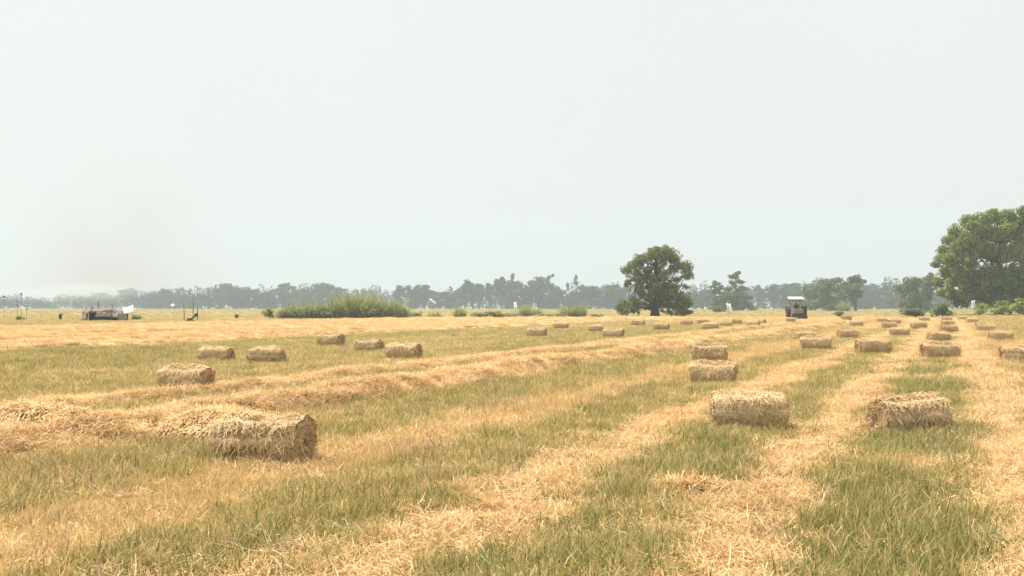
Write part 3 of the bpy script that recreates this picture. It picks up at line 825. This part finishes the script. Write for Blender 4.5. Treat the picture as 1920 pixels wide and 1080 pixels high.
for i, (px, top, w, kind, d) in enumerate(sorted(FAR)):
    d = d * 1.8 if d > 400 else d * 1.4
    key = (zone(px), kind); count[key] = count.get(key, 0) + 1
    lab = '%s hazy %s tree from the left %s' % (ORD[count[key] - 1], LOOK[kind], zone(px))
    far_tree(px, top, w, kind, d, lab, i, M_LEAF4 if d < 600 else None)

# unbroken undergrowth at the foot of the far trees
def wood_mass():
    r = np.random.default_rng(77); blobs = []
    for px in range(-160, 2100, 7):
        d = 900 + 80 * math.sin(px * .01) + r.uniform(-25, 25) - (100 if px > 1250 else 0)
        h = (11.5 + 9.0 * float(fbm(px * .03, 3.3, 9))) * (1 if px > 230 else .65)
        blobs.append(((px - 960) / F_PX * d, d, h * .45, 4.6, 4.0, h * .55))
    me = leaf_mesh('far_wood', blobs, 80000, 1.5, M_LEAF3, r, sub=3, sub_r=.75, out=.8, fuzz=.05)
    o = obj('far_wood', me); tag(o, 'low hazy wood edge running along the horizon under the trees', 'wood', kind='stuff')
wood_mass()

# ------------------------------------------------------------------ reeds and bushes
def reed_mesh(seed, n=420, h=2.6, rad=.9, w=.05):
    r = np.random.default_rng(seed)
    V, Q = blades(n, rad, h * .35, h, w, .30, 5, 1.0, r=r)
    me = new_mesh('reed_clump', V, quads=Q); me.materials.append(M_REED); return me
REEDS = [reed_mesh(300 + i) for i in range(4)]
def shrub_mesh(seed, mat):
    r = np.random.default_rng(seed)
    blobs = [(r.uniform(-.32, .32), r.uniform(-.3, .3), r.uniform(.25, .68), .26, .26, .24) for _ in range(10)]
    return leaf_mesh('foliage', blobs, 1700, .085, mat, r, sub=5, sub_r=.5), limbs_mesh('stem', [(0, 0, -.05), (.01, 0, .15), (0, .02, .35)], [.03, .025, .015], [b[:3] for b in blobs], r, .012, .004)
SHRUBS = [shrub_mesh(500 + i, M_LEAF4) for i in range(3)]
SHRUBS_R = [shrub_mesh(520 + i, M_REED) for i in range(2)]
SHRUBS_G = [shrub_mesh(530 + i, M_LEAF2) for i in range(2)]
th = empty('reed_thicket', (*px_ground(645, 598), 0))
tag(th, 'long thicket of tall green reeds at the field edge before the far trees', 'reeds')
k = px_ground(645, 598)[1] / F_PX
for i, (px, top) in enumerate([(522, 574), (534, 566), (546, 563), (560, 561), (574, 559), (588, 561), (603, 559), (618, 557), (632, 560), (646, 558), (660, 556), (674, 553), (688, 545), (700, 548), (712, 552), (724, 550), (736, 557), (748, 563), (758, 572), (590, 570), (650, 570), (700, 565)]):
    o = obj('reed_clump', REEDS[i % 4], None, th)
    o.location = ((px - 645) * k, random.uniform(-.8, 1.6), 0); hh = (598 - top) * k / 2.25
    hh *= random.choice((.72, .85, .95, 1.1, 1.32)); o.scale = (hh * 1.05, hh * 1.05, hh); o.rotation_euler = (0, 0, random.uniform(0, 6.28))
for i, (px, top, w) in enumerate([(540, 572, 40), (565, 568, 46), (595, 570, 44), (625, 567, 50), (655, 570, 44), (690, 562, 56), (720, 566, 50), (745, 572, 40)]):
    o = obj('leafy_clump', SHRUBS_R[i % 2][0], None, th); o.location = ((px - 645) * k, random.uniform(-1.6, 0), -.2)
    o.scale = (w * k * .9, w * k * .8, (598 - top) * k * 1.1); o.rotation_euler = (0, 0, i)
def reed_bush(px, base, top, w, label):
    x, y = px_ground(px, base); k = y / F_PX
    e = empty('reed_clump', (x, y, gz(x, y) - .05), random.uniform(0, 6))
    h = (base - top) * k / 2.3; e.scale = (w * k / 2.9, w * k / 2.9, h)
    tag(e, label, 'reeds', 'reed clumps along the far field edge')
    obj('leaf_blades', REEDS[px % 4], None, e)
def bush(px, base, top, w, label, green=False, cat='bush'):
    x, y = px_ground(px, base); k = y / F_PX
    e = empty('bush', (x, y, gz(x, y) - .05), random.uniform(0, 6)); h = (base - top) * k
    e.scale = (w * k * .95, w * k * .95, h * 1.06)
    tag(e, label, cat, 'bushes along the far field edge')
    fo, st = (SHRUBS_G[px % 2] if green else SHRUBS[px % 3])
    if 770 < px < 1140: fo, st = SHRUBS_R[px % 2]; e.scale = (w * k * 1.5, w * k * 1.1, h * 1.1)
    obj('foliage', fo, None, e); obj('stem', st, M_BARK, e)
reed_bush(984, 596, 566, 40, 'pale feathery reed clump beside the small white flag')
reed_bush(1008, 596, 574, 34, 'low olive reed clump right of the pale feathery one')
reed_bush(1062, 596, 569, 44, 'grey green reed clump, left of two before the dark tree')
reed_bush(1086, 596, 566, 44, 'pale green reed clump, right of two before the dark tree')
reed_bush(862, 597, 572, 36, 'bright green reed clump standing right of the long thicket')
reed_bush(815, 597, 582, 40, 'short olive reeds next to the right end of the thicket')
reed_bush(1582, 584, 560, 36, 'pale reed clump behind the tractor at the far field edge')
bush(504, 597, 577, 26, 'small round bush just left of the long reed thicket', True)
bush(775, 597, 581, 24, 'low bush at the right foot of the reed thicket', True)
bush(895, 597, 583, 34, 'low dark bush, first right of the bright reed clump')
bush(925, 597, 582, 36, 'low green bush, second right of the bright reed clump', True)
bush(952, 597, 583, 30, 'low bush under the small white flag')
bush(1030, 597, 583, 40, 'low green bush between the reed clumps by the dark tree', True)
bush(1120, 597, 587, 24, 'dark low bush closest to the dark tree on its left')
bush(1155, 599, 593, 26, 'flat tuft of weeds under the left boughs of the dark tree')
bush(1573, 596, 584, 24, 'small round shrub standing alone right of the tractor')
bush(1716, 596, 574, 62, 'low dark green bush, left of two before the huge tree')
bush(1768, 596, 568, 50, 'low dark green bush, right of two before the huge tree')
bush(1838, 594, 568, 34, 'olive bush beside the white flag under the huge tree', True)
bush(1893, 594, 560, 62, 'green bush below the huge tree at the picture edge', True)
bush(1925, 592, 556, 60, 'tall bush cut off by the right picture edge', True)
bush(1345, 586, 572, 40, 'low bush in the haze right of the lone dark tree')
bush(38, 601, 591, 20, 'small green bush left of the shelter near the thin saplings', True)
bush(114, 601, 584, 9, 'narrow dark upright bush left of the shelter')
bush(444, 598, 586, 9, 'tiny sapling bush between the poles and the round bush')
bush(253, 601, 589, 24, 'low grassy bush at the right end of the shelter', True)

# thin saplings at the far left
for px, top, lab in ((8, 556, 'thin bare stemmed sapling nearest the left picture edge'), (33, 566, 'short thin sapling among the taller ones at far left'), (40, 551, 'tallest thin sapling with a leaf tuft on top at far left'), (50, 574, 'shortest thin sapling nearest the shelter at far left')):
    x, y = px_ground(px, 602); k = y / F_PX; h = (602 - top) * k
    e = empty('sapling', (x, y, gz(x, y)), random.uniform(0, 6)); tag(e, lab, 'sapling', 'thin saplings by the shelter')
    MB().tube([(0, 0, -.1), (.03, .02, h * .4), (-.02, 0, h * .75), (.05, 0, h)], [.022, .018, .014, .008], 6).build('stem', M_DEAD, e)
    r = np.random.default_rng(px)
    obj('crown', leaf_mesh('crown', [(.05, 0, h - .05, .22, .22, .16), (.1, .05, h * .82, .14, .14, .1)], 90, .11, M_LEAF4, r, sub=3), None, e)

# ------------------------------------------------------------------ tractor with baler
M_TYRE = mat_noise('tyre_rubber', (.03, .028, .027), (.06, .055, .05), 9, .85, .2)
M_DARK = mat_noise('dark_machine', (.03, .028, .026), (.06, .055, .05), 5, .6, .3)
M_GREY = mat_noise('grey_panel', (.15, .145, .14), (.24, .23, .22), 6, .55, .4)
M_WHITE = mat_noise('pale_canopy', (.72, .70, .66), (.84, .83, .80), 3, .5, .3)
M_SHEET = mat_noise('white_sheet', (.80, .80, .80), (.86, .86, .86), 2, .5, .3)
M_PAINT = mat_noise('dusty_orange', (.30, .12, .07), (.42, .19, .11), 4, .6, .3)
M_CLOTH = mat_noise('dark_clothes', (.05, .05, .065), (.10, .10, .12), 9, .9, .1)
M_SKIN = mat_noise('tanned_skin', (.26, .15, .10), (.32, .19, .13), 12, .6, .3)
tx, ty = px_ground(1495, 599)
tr = empty('tractor', (tx, ty, gz(tx, ty) - .04), -TH * .25); tr.scale = (1.1, 1.1, 1.1)
tag(tr, 'tractor with pale canopy towing a grey baler, seen from behind among the far bales', 'tractor')
def wheel(name, x, y, r, w):
    n = 28; mb = MB()
    prof = [(-w / 2, r * .62), (-w / 2, r * .90), (-w * .40, r * .98), (w * .40, r * .98), (w / 2, r * .90), (w / 2, r * .62)]
    for k in range(n):
        a = 2 * math.pi * k / n
        for px_, rr in prof: mb.v.append(Vector((px_, rr * math.cos(a), rr * math.sin(a))))
    m = len(prof)
    for k in range(n):
        k2 = (k + 1) % n
        for j in range(m): mb.f.append((k * m + j, k2 * m + j, k2 * m + (j + 1) % m, k * m + (j + 1) % m))
    for k in range(18):                                # lugs
        a = 2 * math.pi * k / 18
        for sgn in (-1, 1):
            aa = a + sgn * .08
            mb.box((sgn * w * .24, r * .99 * math.cos(aa), r * .99 * math.sin(aa)), (w * .48, .05, .06), Matrix.Rotation(aa, 3, 'X') @ Matrix.Rotation(sgn * .5, 3, 'Z'))
    o = mb.build(name, M_TYRE, tr, (x, y, r))
    rm = MB(); rm.tube([(-w * .34, 0, 0), (-w * .2, 0, 0), (w * .2, 0, 0), (w * .34, 0, 0)], [r * .62, r * .5, r * .5, r * .62], 24)
    rm.tube([(-w * .42, 0, 0), (w * .42, 0, 0)], r * .16, 12); rm.build('rim', M_PAINT, o)
for sx in (-1, 1):
    wheel('wheel', sx * .92, .9, .74, .42); wheel('wheel', sx * .70, 2.75, .42, .28)
    mb = MB(); n = 12; pts = []
    for j in range(n + 1):
        a = R(20 + 140 * j / n)
        pts.append((math.cos(a) * .82, math.sin(a) * .82))
    for j in range(n):
        (y0, z0), (y1, z1) = pts[j], pts[j + 1]
        mb.box(((0), (y0 + y1) / 2, (z0 + z1) / 2), (.5, math.hypot(y1 - y0, z1 - z0) * 1.08, .03), Matrix.Rotation(math.atan2(z1 - z0, y1 - y0), 3, 'X'))
    mb.build('mudguard', M_DARK, tr, (sx * .92, .9, .74))
MB().box((0, 2.25, .98), (.62, 1.5, .55)).box((0, 2.25, 1.28), (.5, 1.4, .08)).build('bonnet', M_PAINT, tr, bevel=.05)
MB().box((0, 1.6, .62), (.5, 2.6, .36)).build('chassis', M_DARK, tr, bevel=.03)
MB().box((0, .85, 1.10), (.5, .48, .12)).box((0, .62, 1.36), (.48, .10, .5)).build('seat', M_TYRE, tr, bevel=.04)
st = MB(); st.tube([(0.22 * math.cos(a), 1.52 + .10 * math.sin(a), 1.52 + .19 * math.sin(a)) for a in np.linspace(0, 2 * math.pi, 17)], .018, 6)
st.tube([(0, 1.75, 1.15), (0, 1.52, 1.52)], .025, 6); st.tube([(-.2, 1.52, 1.52), (.2, 1.52, 1.52)], .014, 6); st.build('steering_wheel', M_TYRE, tr)
MB().tube([(.2, 2.4, 1.25), (.2, 2.4, 1.95), (.2, 2.34, 2.05)], .035, 8).build('exhaust_pipe', M_DARK, tr)
for sx in (-1, 1):
    for yy in (.35, 1.75):
        MB().tube([(sx * .48, yy, 1.1), (sx * .52, yy, 1.8), (sx * .72, yy, 2.34)], .035, 8).build('canopy_post', M_GREY if yy < 1 else M_DARK, tr)
cn = MB().box((0, 1.05, 2.52), (1.72, 1.9, .12), Matrix.Rotation(R(7), 3, 'X')).build('canopy', M_SHEET, tr, bevel=.04)
MB().box((0, 1.05, 2.42), (1.52, 1.75, .07), Matrix.Rotation(R(7), 3, 'X')).build('canopy_frame', M_DARK, cn)
MB().box((0, .30, 2.24), (1.15, .06, .22)).build('rear_light_bar', M_GREY, tr, bevel=.02)
for sx in (-1, 1): MB().tube([(sx * .66, .08, 1.13), (sx * .66, .05, 1.13)], .06, 12).build('tail_lamp', M_PAINT, tr)
bl = MB().box((0, -.45, .98), (1.16, .85, .56)).build('baler_body', M_GREY, tr, bevel=.06)
MB().box((0, -.90, .98), (.98, .06, .40)).box((0, -.935, 1.06), (.8, .03, .06)).build('baler_gate', M_GREY, bl, bevel=.02)
MB().box((.10, -.5, .42), (1.5, .9, .36)).build('baler_pickup', M_DARK, tr, bevel=.05)
for k_ in range(9): MB().tube([(-.62 + k_ * .18, -.25, .30), (-.62 + k_ * .18, -.12, .12), (-.62 + k_ * .18, -.2, .05)], .014, 5).build('pickup_tine', M_DARK, tr)
for sx in (-1, 1):
    mb = MB(); mb.tube([(-.09, 0, 0), (-.07, 0, 0), (.07, 0, 0), (.09, 0, 0)], [.24, .29, .29, .24], 20); mb.build('baler_wheel', M_TYRE, tr, (sx * .82 + .1, -.75, .28))
MB().tube([(0, -.1, .5), (0, .4, .55)], .05, 8).build('tow_bar', M_DARK, tr)
# the driver, one continuous seated figure
def skin_person(name, joints, edges, mat):
    me = bpy.data.meshes.new(name); me.from_pydata([j[0] for j in joints], edges, []); me.materials.append(mat)
    o = bpy.data.objects.new(name, me); COL.objects.link(o)
    md = o.modifiers.new('skin', 'SKIN'); sv = me.skin_vertices[0].data
    for i, (_, rr) in enumerate(joints): sv[i].radius = (rr, rr)
    sv[0].use_root = True
    o.modifiers.new('sub', 'SUBSURF').levels = 2; o.modifiers['sub'].render_levels = 2
    return o
J = [((0, .90, 1.24), .15), ((0, .88, 1.48), .15), ((0, .88, 1.68), .16), ((0, .89, 1.80), .065), ((0, .90, 1.88), .085), ((0, .91, 1.98), .10), ((0, .91, 2.06), .07),
     ((-.19, .88, 1.70), .075), ((-.25, 1.05, 1.50), .055), ((-.16, 1.35, 1.55), .04), ((-.14, 1.46, 1.57), .04),
     ((.19, .88, 1.70), .075), ((.25, 1.05, 1.50), .055), ((.16, 1.35, 1.55), .04), ((.14, 1.46, 1.57), .04),
     ((-.12, 1.10, 1.22), .09), ((-.17, 1.42, 1.22), .07), ((-.18, 1.48, .92), .05), ((-.18, 1.62, .86), .05),
     ((.12, 1.10, 1.22), .09), ((.17, 1.42, 1.22), .07), ((.18, 1.48, .92), .05), ((.18, 1.62, .86), .05)]
ED = [(0, 1), (1, 2), (2, 3), (3, 4), (4, 5), (5, 6), (2, 7), (7, 8), (8, 9), (9, 10), (2, 11), (11, 12), (12, 13), (13, 14), (0, 15), (15, 16), (16, 17), (17, 18), (0, 19), (19, 20), (20, 21), (21, 22)]
dr = skin_person('person', J, ED, M_CLOTH)
dr.location = tr.location; dr.scale = tr.scale; dr.rotation_euler = tr.rotation_euler
tag(dr, 'person in dark clothes sitting under the tractor canopy, hands on the wheel', 'person')

# ------------------------------------------------------------------ low shelter with sticks and a white sheet
M_THATCH = mat_noise('grey_thatch', (.17, .135, .115), (.36, .30, .26), 7, .95, .1, bump=.5, stretch=(1, 6, 6))
M_INSHADE = mat_noise('inside_shade', (.035, .032, .032), (.08, .072, .07), 5, .8, .2)  # near-black colour stands in for the shade inside the shelter
M_TARPL = mat_noise('pale_tarp', (.42, .38, .33), (.62, .58, .52), 5, .8, .2)
M_TARPG = mat_noise('grey_tarp', (.25, .23, .20), (.36, .34, .30), 5, .8, .2)
sx_, sy_ = px_ground(200, 602)
sh = empty('field_shelter', (sx_, sy_, gz(sx_, sy_)), 0); sh.scale = (1.1, 1, 1.08)
tag(sh, 'low sagging shelter of thatch and tarps with sticks on top and a white sheet', 'shelter')
def cloth(pts, thick=.02, nu=12, nv=6, wav=.05, seed=1):
    """a hanging or draped sheet between four corners with folds, given thickness"""
    r = np.random.default_rng(seed); a, b, c, d = [np.array(p, float) for p in pts]
    ph = r.uniform(0, 6.28, 3); V = []; F = []
    nrm = np.cross(b - a, d - a); nrm /= np.linalg.norm(nrm)
    for off in (0, thick):
        for i in range(nu + 1):
            for j in range(nv + 1):
                u, v = i / nu, j / nv
                p = (a * (1 - u) + b * u) * (1 - v) + (d * (1 - u) + c * u) * v
                w = wav * (math.sin(u * 11 + ph[0]) * .6 + math.sin(u * 23 + ph[1] + v * 2) * .4) * (.3 + .7 * v) + wav * .4 * math.sin(v * 5 + ph[2])
                V.append(p + nrm * (w + off) + np.array([0, 0, -.06 * math.sin(math.pi * u) * (1 - v) * (wav > .01)]))
    m = (nu + 1) * (nv + 1); g = lambda i, j: i * (nv + 1) + j
    for i in range(nu):
        for j in range(nv):
            q = (g(i, j), g(i + 1, j), g(i + 1, j + 1), g(i, j + 1)); F.append(q[::-1]); F.append(tuple(m + t for t in q))
    for i in range(nu):
        F.append((g(i, 0), g(i + 1, 0), m + g(i + 1, 0), m + g(i, 0))); F.append((g(i, nv), m + g(i, nv), m + g(i + 1, nv), g(i + 1, nv)))
    for j in range(nv):
        F.append((g(0, j), m + g(0, j), m + g(0, j + 1), g(0, j + 1))); F.append((g(nu, j), g(nu, j + 1), m + g(nu, j + 1), m + g(nu, j)))
    return new_mesh('cloth', V, faces=F, smooth=True)
rf = []                                                # roof: lumpy slab of thatch drooping at the sides
r = np.random.default_rng(9); V = []; F = []
NU, NV = 26, 10
for off in (0, 1):
    for i in range(NU + 1):
        for j in range(NV + 1):
            u, v = i / NU, j / NV
            x = -2.25 + 4.3 * u; y = -.95 + 1.9 * v
            z = 1.22 - .28 * abs(v - .5) * 2 - .10 * u + .34 * (float(fbm(u * 9, v * 4, 3)) - .5) + (.20 if off else 0) * (1 - .5 * abs(2 * u - 1) ** 4)
            z -= .22 * max(0, u - .8) * 5 + .09 * math.sin(7.5 * u + .6) + .05 * math.sin(17 * u)
            V.append((x + r.normal(0, .02), y + .05 * r.normal(), z + .015 * r.normal()))
m_ = (NU + 1) * (NV + 1); g_i = lambda i, j: i * (NV + 1) + j
for i in range(NU):
    for j in range(NV):
        q = (g_i(i, j), g_i(i + 1, j), g_i(i + 1, j + 1), g_i(i, j + 1)); F.append(q[::-1]); F.append(tuple(m_ + t for t in q))
for i in range(NU):
    F.append((g_i(i, 0), g_i(i + 1, 0), m_ + g_i(i + 1, 0), m_ + g_i(i, 0))); F.append((g_i(i, NV), m_ + g_i(i, NV), m_ + g_i(i + 1, NV), g_i(i + 1, NV)))
for j in range(NV):
    F.append((g_i(0, j), m_ + g_i(0, j), m_ + g_i(0, j + 1), g_i(0, j + 1))); F.append((g_i(NU, j), g_i(NU, j + 1), m_ + g_i(NU, j + 1), m_ + g_i(NU, j)))
obj('thatch_roof', new_mesh('thatch_roof', V, faces=F), M_THATCH, sh)
for px_, py_ in ((-2.1, -.85), (-.7, -.85), (.7, -.85), (1.9, -.85), (-2.1, .85), (-.7, .85), (.7, .85), (1.9, .85)):
    MB().tube([(px_, py_, -.1), (px_ + .02, py_, .55), (px_, py_, 1.05)], .05, 7).build('post', M_DEAD, sh)
obj('shade_backing', cloth([(-2.1, .80, 1.1), (2.0, .80, 1.0), (2.0, .8, .02), (-2.1, .8, .02)], wav=.06, seed=2), M_INSHADE, sh)  # dark sheet across the back paints the shaded opening under the roof
obj('side_curtain', cloth([(-2.2, .8, 1.12), (-2.2, -.8, 1.12), (-2.28, -.85, .05), (-2.28, .8, .05)], wav=.08, seed=3), M_TARPL, sh)
obj('front_drape', cloth([(-2.2, -.98, 1.05), (-1.85, -1.0, 1.0), (-1.75, -1.05, .22), (-2.3, -1.0, .05)], nu=6, wav=.06, seed=4), M_TARPL, sh)
obj('front_drape', cloth([(-.6, -1.0, 1.0), (.95, -1.0, .95), (.8, -1.1, .48), (-.9, -1.12, .5)], wav=.08, seed=5), M_TARPG, sh)
obj('front_drape', cloth([(.9, -1.0, .95), (1.5, -1.0, .88), (1.45, -1.1, .40), (.95, -1.1, .46)], nu=6, wav=.06, seed=6), M_TARPL, sh)
obj('front_drape', cloth([(1.5, -1.0, .9), (2.35, -.95, .82), (2.5, -1.0, .05), (1.5, -1.05, .04)], wav=.05, seed=8), M_THATCH, sh)
obj('shade_floor', cloth([(-2.0, -.7, .30), (1.4, -.7, .28), (1.4, .7, .30), (-2.0, .7, .30)], wav=.02, seed=9), M_INSHADE, sh)  # dark sheet over the floor, shade under the roof put into its colour
obj('white_sheet', cloth([(1.62, .1, 1.38), (2.72, .15, 1.72), (3.0, -.85, 1.0), (2.05, -.8, .76)], nu=8, wav=.015, seed=7), M_SHEET, sh)
MB().tube([(2.95, -.7, -.1), (2.9, -.7, .7), (2.72, -.68, 1.62)], .03, 6).build('sheet_prop', M_DEAD, sh)
for i, (px_, h_, rr) in enumerate(((-2.05, .22, .05), (-1.55, .20, .06), (-1.35, .16, .07), (-.82, .78, .055), (-.05, .28, .05), (.62, .48, .05))):
    MB().tube([(px_, -.2, 1.2), (px_ + .03, -.2, 1.3 + h_ * .5), (px_ - .02, -.18, 1.32 + h_)], [rr, rr * .9, rr * .6], 7).build('stick', M_DEAD, sh)

# three poles with a dark heap between them
for px, base, top, ln, lab in ((346, 602, 571, .04, 'leaning dark pole, left of three beside the shelter'), (362, 600, 559, -.02, 'tallest dark pole, middle of three beside the shelter'), (371, 601, 574, .02, 'short dark pole, right of three beside the shelter')):
    x, y = px_ground(px, base); k = y / F_PX; h = (base - top) * k
    o = MB().tube([(0, 0, -.15), (-ln, 0, h * .5), (-ln * 2.5, 0, h)], [.055, .05, .04], 8).build('wooden_pole', M_DEAD, None, (x, y, gz(x, y)))
    tag(o, lab, 'pole', 'poles beside the shelter')
x, y = px_ground(358, 604); dh = empty('scrap_heap', (x, y, gz(x, y))); tag(dh, 'low dark heap of scrap lying between the three poles', 'scrap')
MB().tube([(-.55, 0, .1), (-.2, .05, .28), (.3, 0, .5), (.62, .1, .95)], [.06, .09, .09, .07], 8).build('bent_pipe', M_DARK, dh, smooth=True)
MB().box((-.1, 0, .22), (.5, .4, .34), Matrix.Rotation(.3, 3, 'Y')).build('engine_block', M_DARK, dh, bevel=.05)
MB().box((.25, .1, .14), (.45, .35, .22), Matrix.Rotation(-.2, 3, 'Y')).build('crate', M_TARPG, dh, bevel=.03)
MB().tube([(.55, -.05, .75), (.55, .2, .75)], .2, 14).build('wheel_disc', M_DARK, dh, bevel=.02)

# white flags on sticks
def flag(px, base, corners, label, pole_px=None):
    x, y = px_ground(px, base); k = y / F_PX
    e = empty('white_flag', (x, y, gz(x, y))); tag(e, label, 'flag', 'white flags on sticks')
    P = [((cx - px) * k, .45 if j < 2 else 0.06, CAM_H + (HORIZON - cy) * k) for j, (cx, cy) in enumerate(corners)]
    top = max(p[2] for p in P)
    pp = 0 if pole_px is None else (pole_px - px) * k
    MB().tube([(pp, .03, -.15), (pp + .02, .03, top * .5), (pp, .40, top - .02), (pp, .44, top + .03)], .02, 6).build('stick', M_DEAD, e)
    obj('flag_cloth', cloth(P, thick=.012, nu=6, nv=6, wav=.06, seed=px), M_SHEET, e)
flag(1368, 598, [(1363, 568), (1371, 569), (1374, 584), (1365, 584)], 'tall white flag hanging on a stick right of the lone dark tree', 1366)
flag(967, 597, [(963, 567), (968, 565), (970, 577), (964, 578)], 'small white flag among the reeds left of the dark tree', 966)
flag(1826, 594, [(1823, 565), (1830, 564), (1829, 578), (1822, 580)], 'white flag under the huge tree by the olive bush', 1827)
flag(806, 597, [(803, 562), (807, 562), (819, 570), (814, 572)], 'slanting white flag above the low bushes right of the reed thicket', 805)
flag(322, 598, [(318, 570), (325, 569), (327, 574), (321, 575)], 'tiny white flag on a stick left of the three poles', 326)

# ------------------------------------------------------------------ smoke of a far straw fire, and the air
def volume_mat(name, color, density, noise=None):
    m = bpy.data.materials.new(name); m.use_nodes = True
    n, l = m.node_tree.nodes, m.node_tree.links; n.clear()
    out = n.new('ShaderNodeOutputMaterial'); pv = n.new('ShaderNodeVolumePrincipled')
    pv.inputs['Color'].default_value = (*color, 1); pv.inputs['Density'].default_value = density; pv.inputs['Anisotropy'].default_value = .2
    if noise:
        tc = n.new('ShaderNodeTexCoord'); no = n.new('ShaderNodeTexNoise'); no.inputs['Scale'].default_value = noise; no.inputs['Detail'].default_value = 4
        ln = n.new('ShaderNodeVectorMath'); ln.operation = 'LENGTH'
        l.new(tc.outputs['Object'], no.inputs['Vector']); l.new(tc.outputs['Object'], ln.inputs[0])
        fo = n.new('ShaderNodeMapRange'); fo.interpolation_type = 'SMOOTHSTEP'
        fo.inputs['From Min'].default_value = 1.0; fo.inputs['From Max'].default_value = .15
        l.new(ln.outputs['Value'], fo.inputs['Value'])
        mr = n.new('ShaderNodeMapRange'); mr.inputs['From Min'].default_value = .38; mr.inputs['From Max'].default_value = .68
        l.new(no.outputs['Fac'], mr.inputs['Value'])
        a = n.new('ShaderNodeMath'); a.operation = 'MULTIPLY'; l.new(fo.outputs[0], a.inputs[0]); l.new(mr.outputs[0], a.inputs[1])
        b = n.new('ShaderNodeMath'); b.operation = 'MULTIPLY'; l.new(a.outputs[0], b.inputs[0]); b.inputs[1].default_value = density
        l.new(b.outputs[0], pv.inputs['Density'])
    l.new(pv.outputs[0], out.inputs['Volume'])
    return m
def puff(px, py, rxp, rzp, ry, d, mat, label, tilt=0):
    k = d / F_PX
    bm = bmesh.new(); bmesh.ops.create_icosphere(bm, subdivisions=3, radius=1)
    me = bpy.data.meshes.new('smoke'); bm.to_mesh(me); bm.free(); me.materials.append(mat)
    z = CAM_H + (HORIZON - py) * k
    o = obj('smoke', me, None, None, ((px - 960) * k, d, z)); o.scale = (rxp * k, ry, rzp * k); o.rotation_euler = (0, R(tilt), 0)
    tag(o, label, 'smoke', kind='stuff')
M_SMB = volume_mat('brown_smoke', (.50, .40, .37), .008, 1.1)
M_SMW = volume_mat('white_smoke', (.72, .80, .88), .02, 1.8)
puff(230, 455, 270, 200, 70, 1080, M_SMB, 'faint brown smoke plume drifting up behind the shelter', 20)
puff(190, 535, 260, 75, 70, 980, M_SMB, 'thin brown smoke lying low over the trees behind the shelter')
puff(130, 545, 190, 26, 50, 800, M_SMW, 'low pale smoke bank over the burning field at far left')

hz = MB().box((0, 500, 58), (3600, 2700, 140))
hz = hz.build('haze', volume_mat('haze_air', (.57, .69, .77), .00052))
hz['kind'] = 'stuff'; hz['label'] = 'thin pale haze filling the air over the field'; hz['category'] = 'haze'
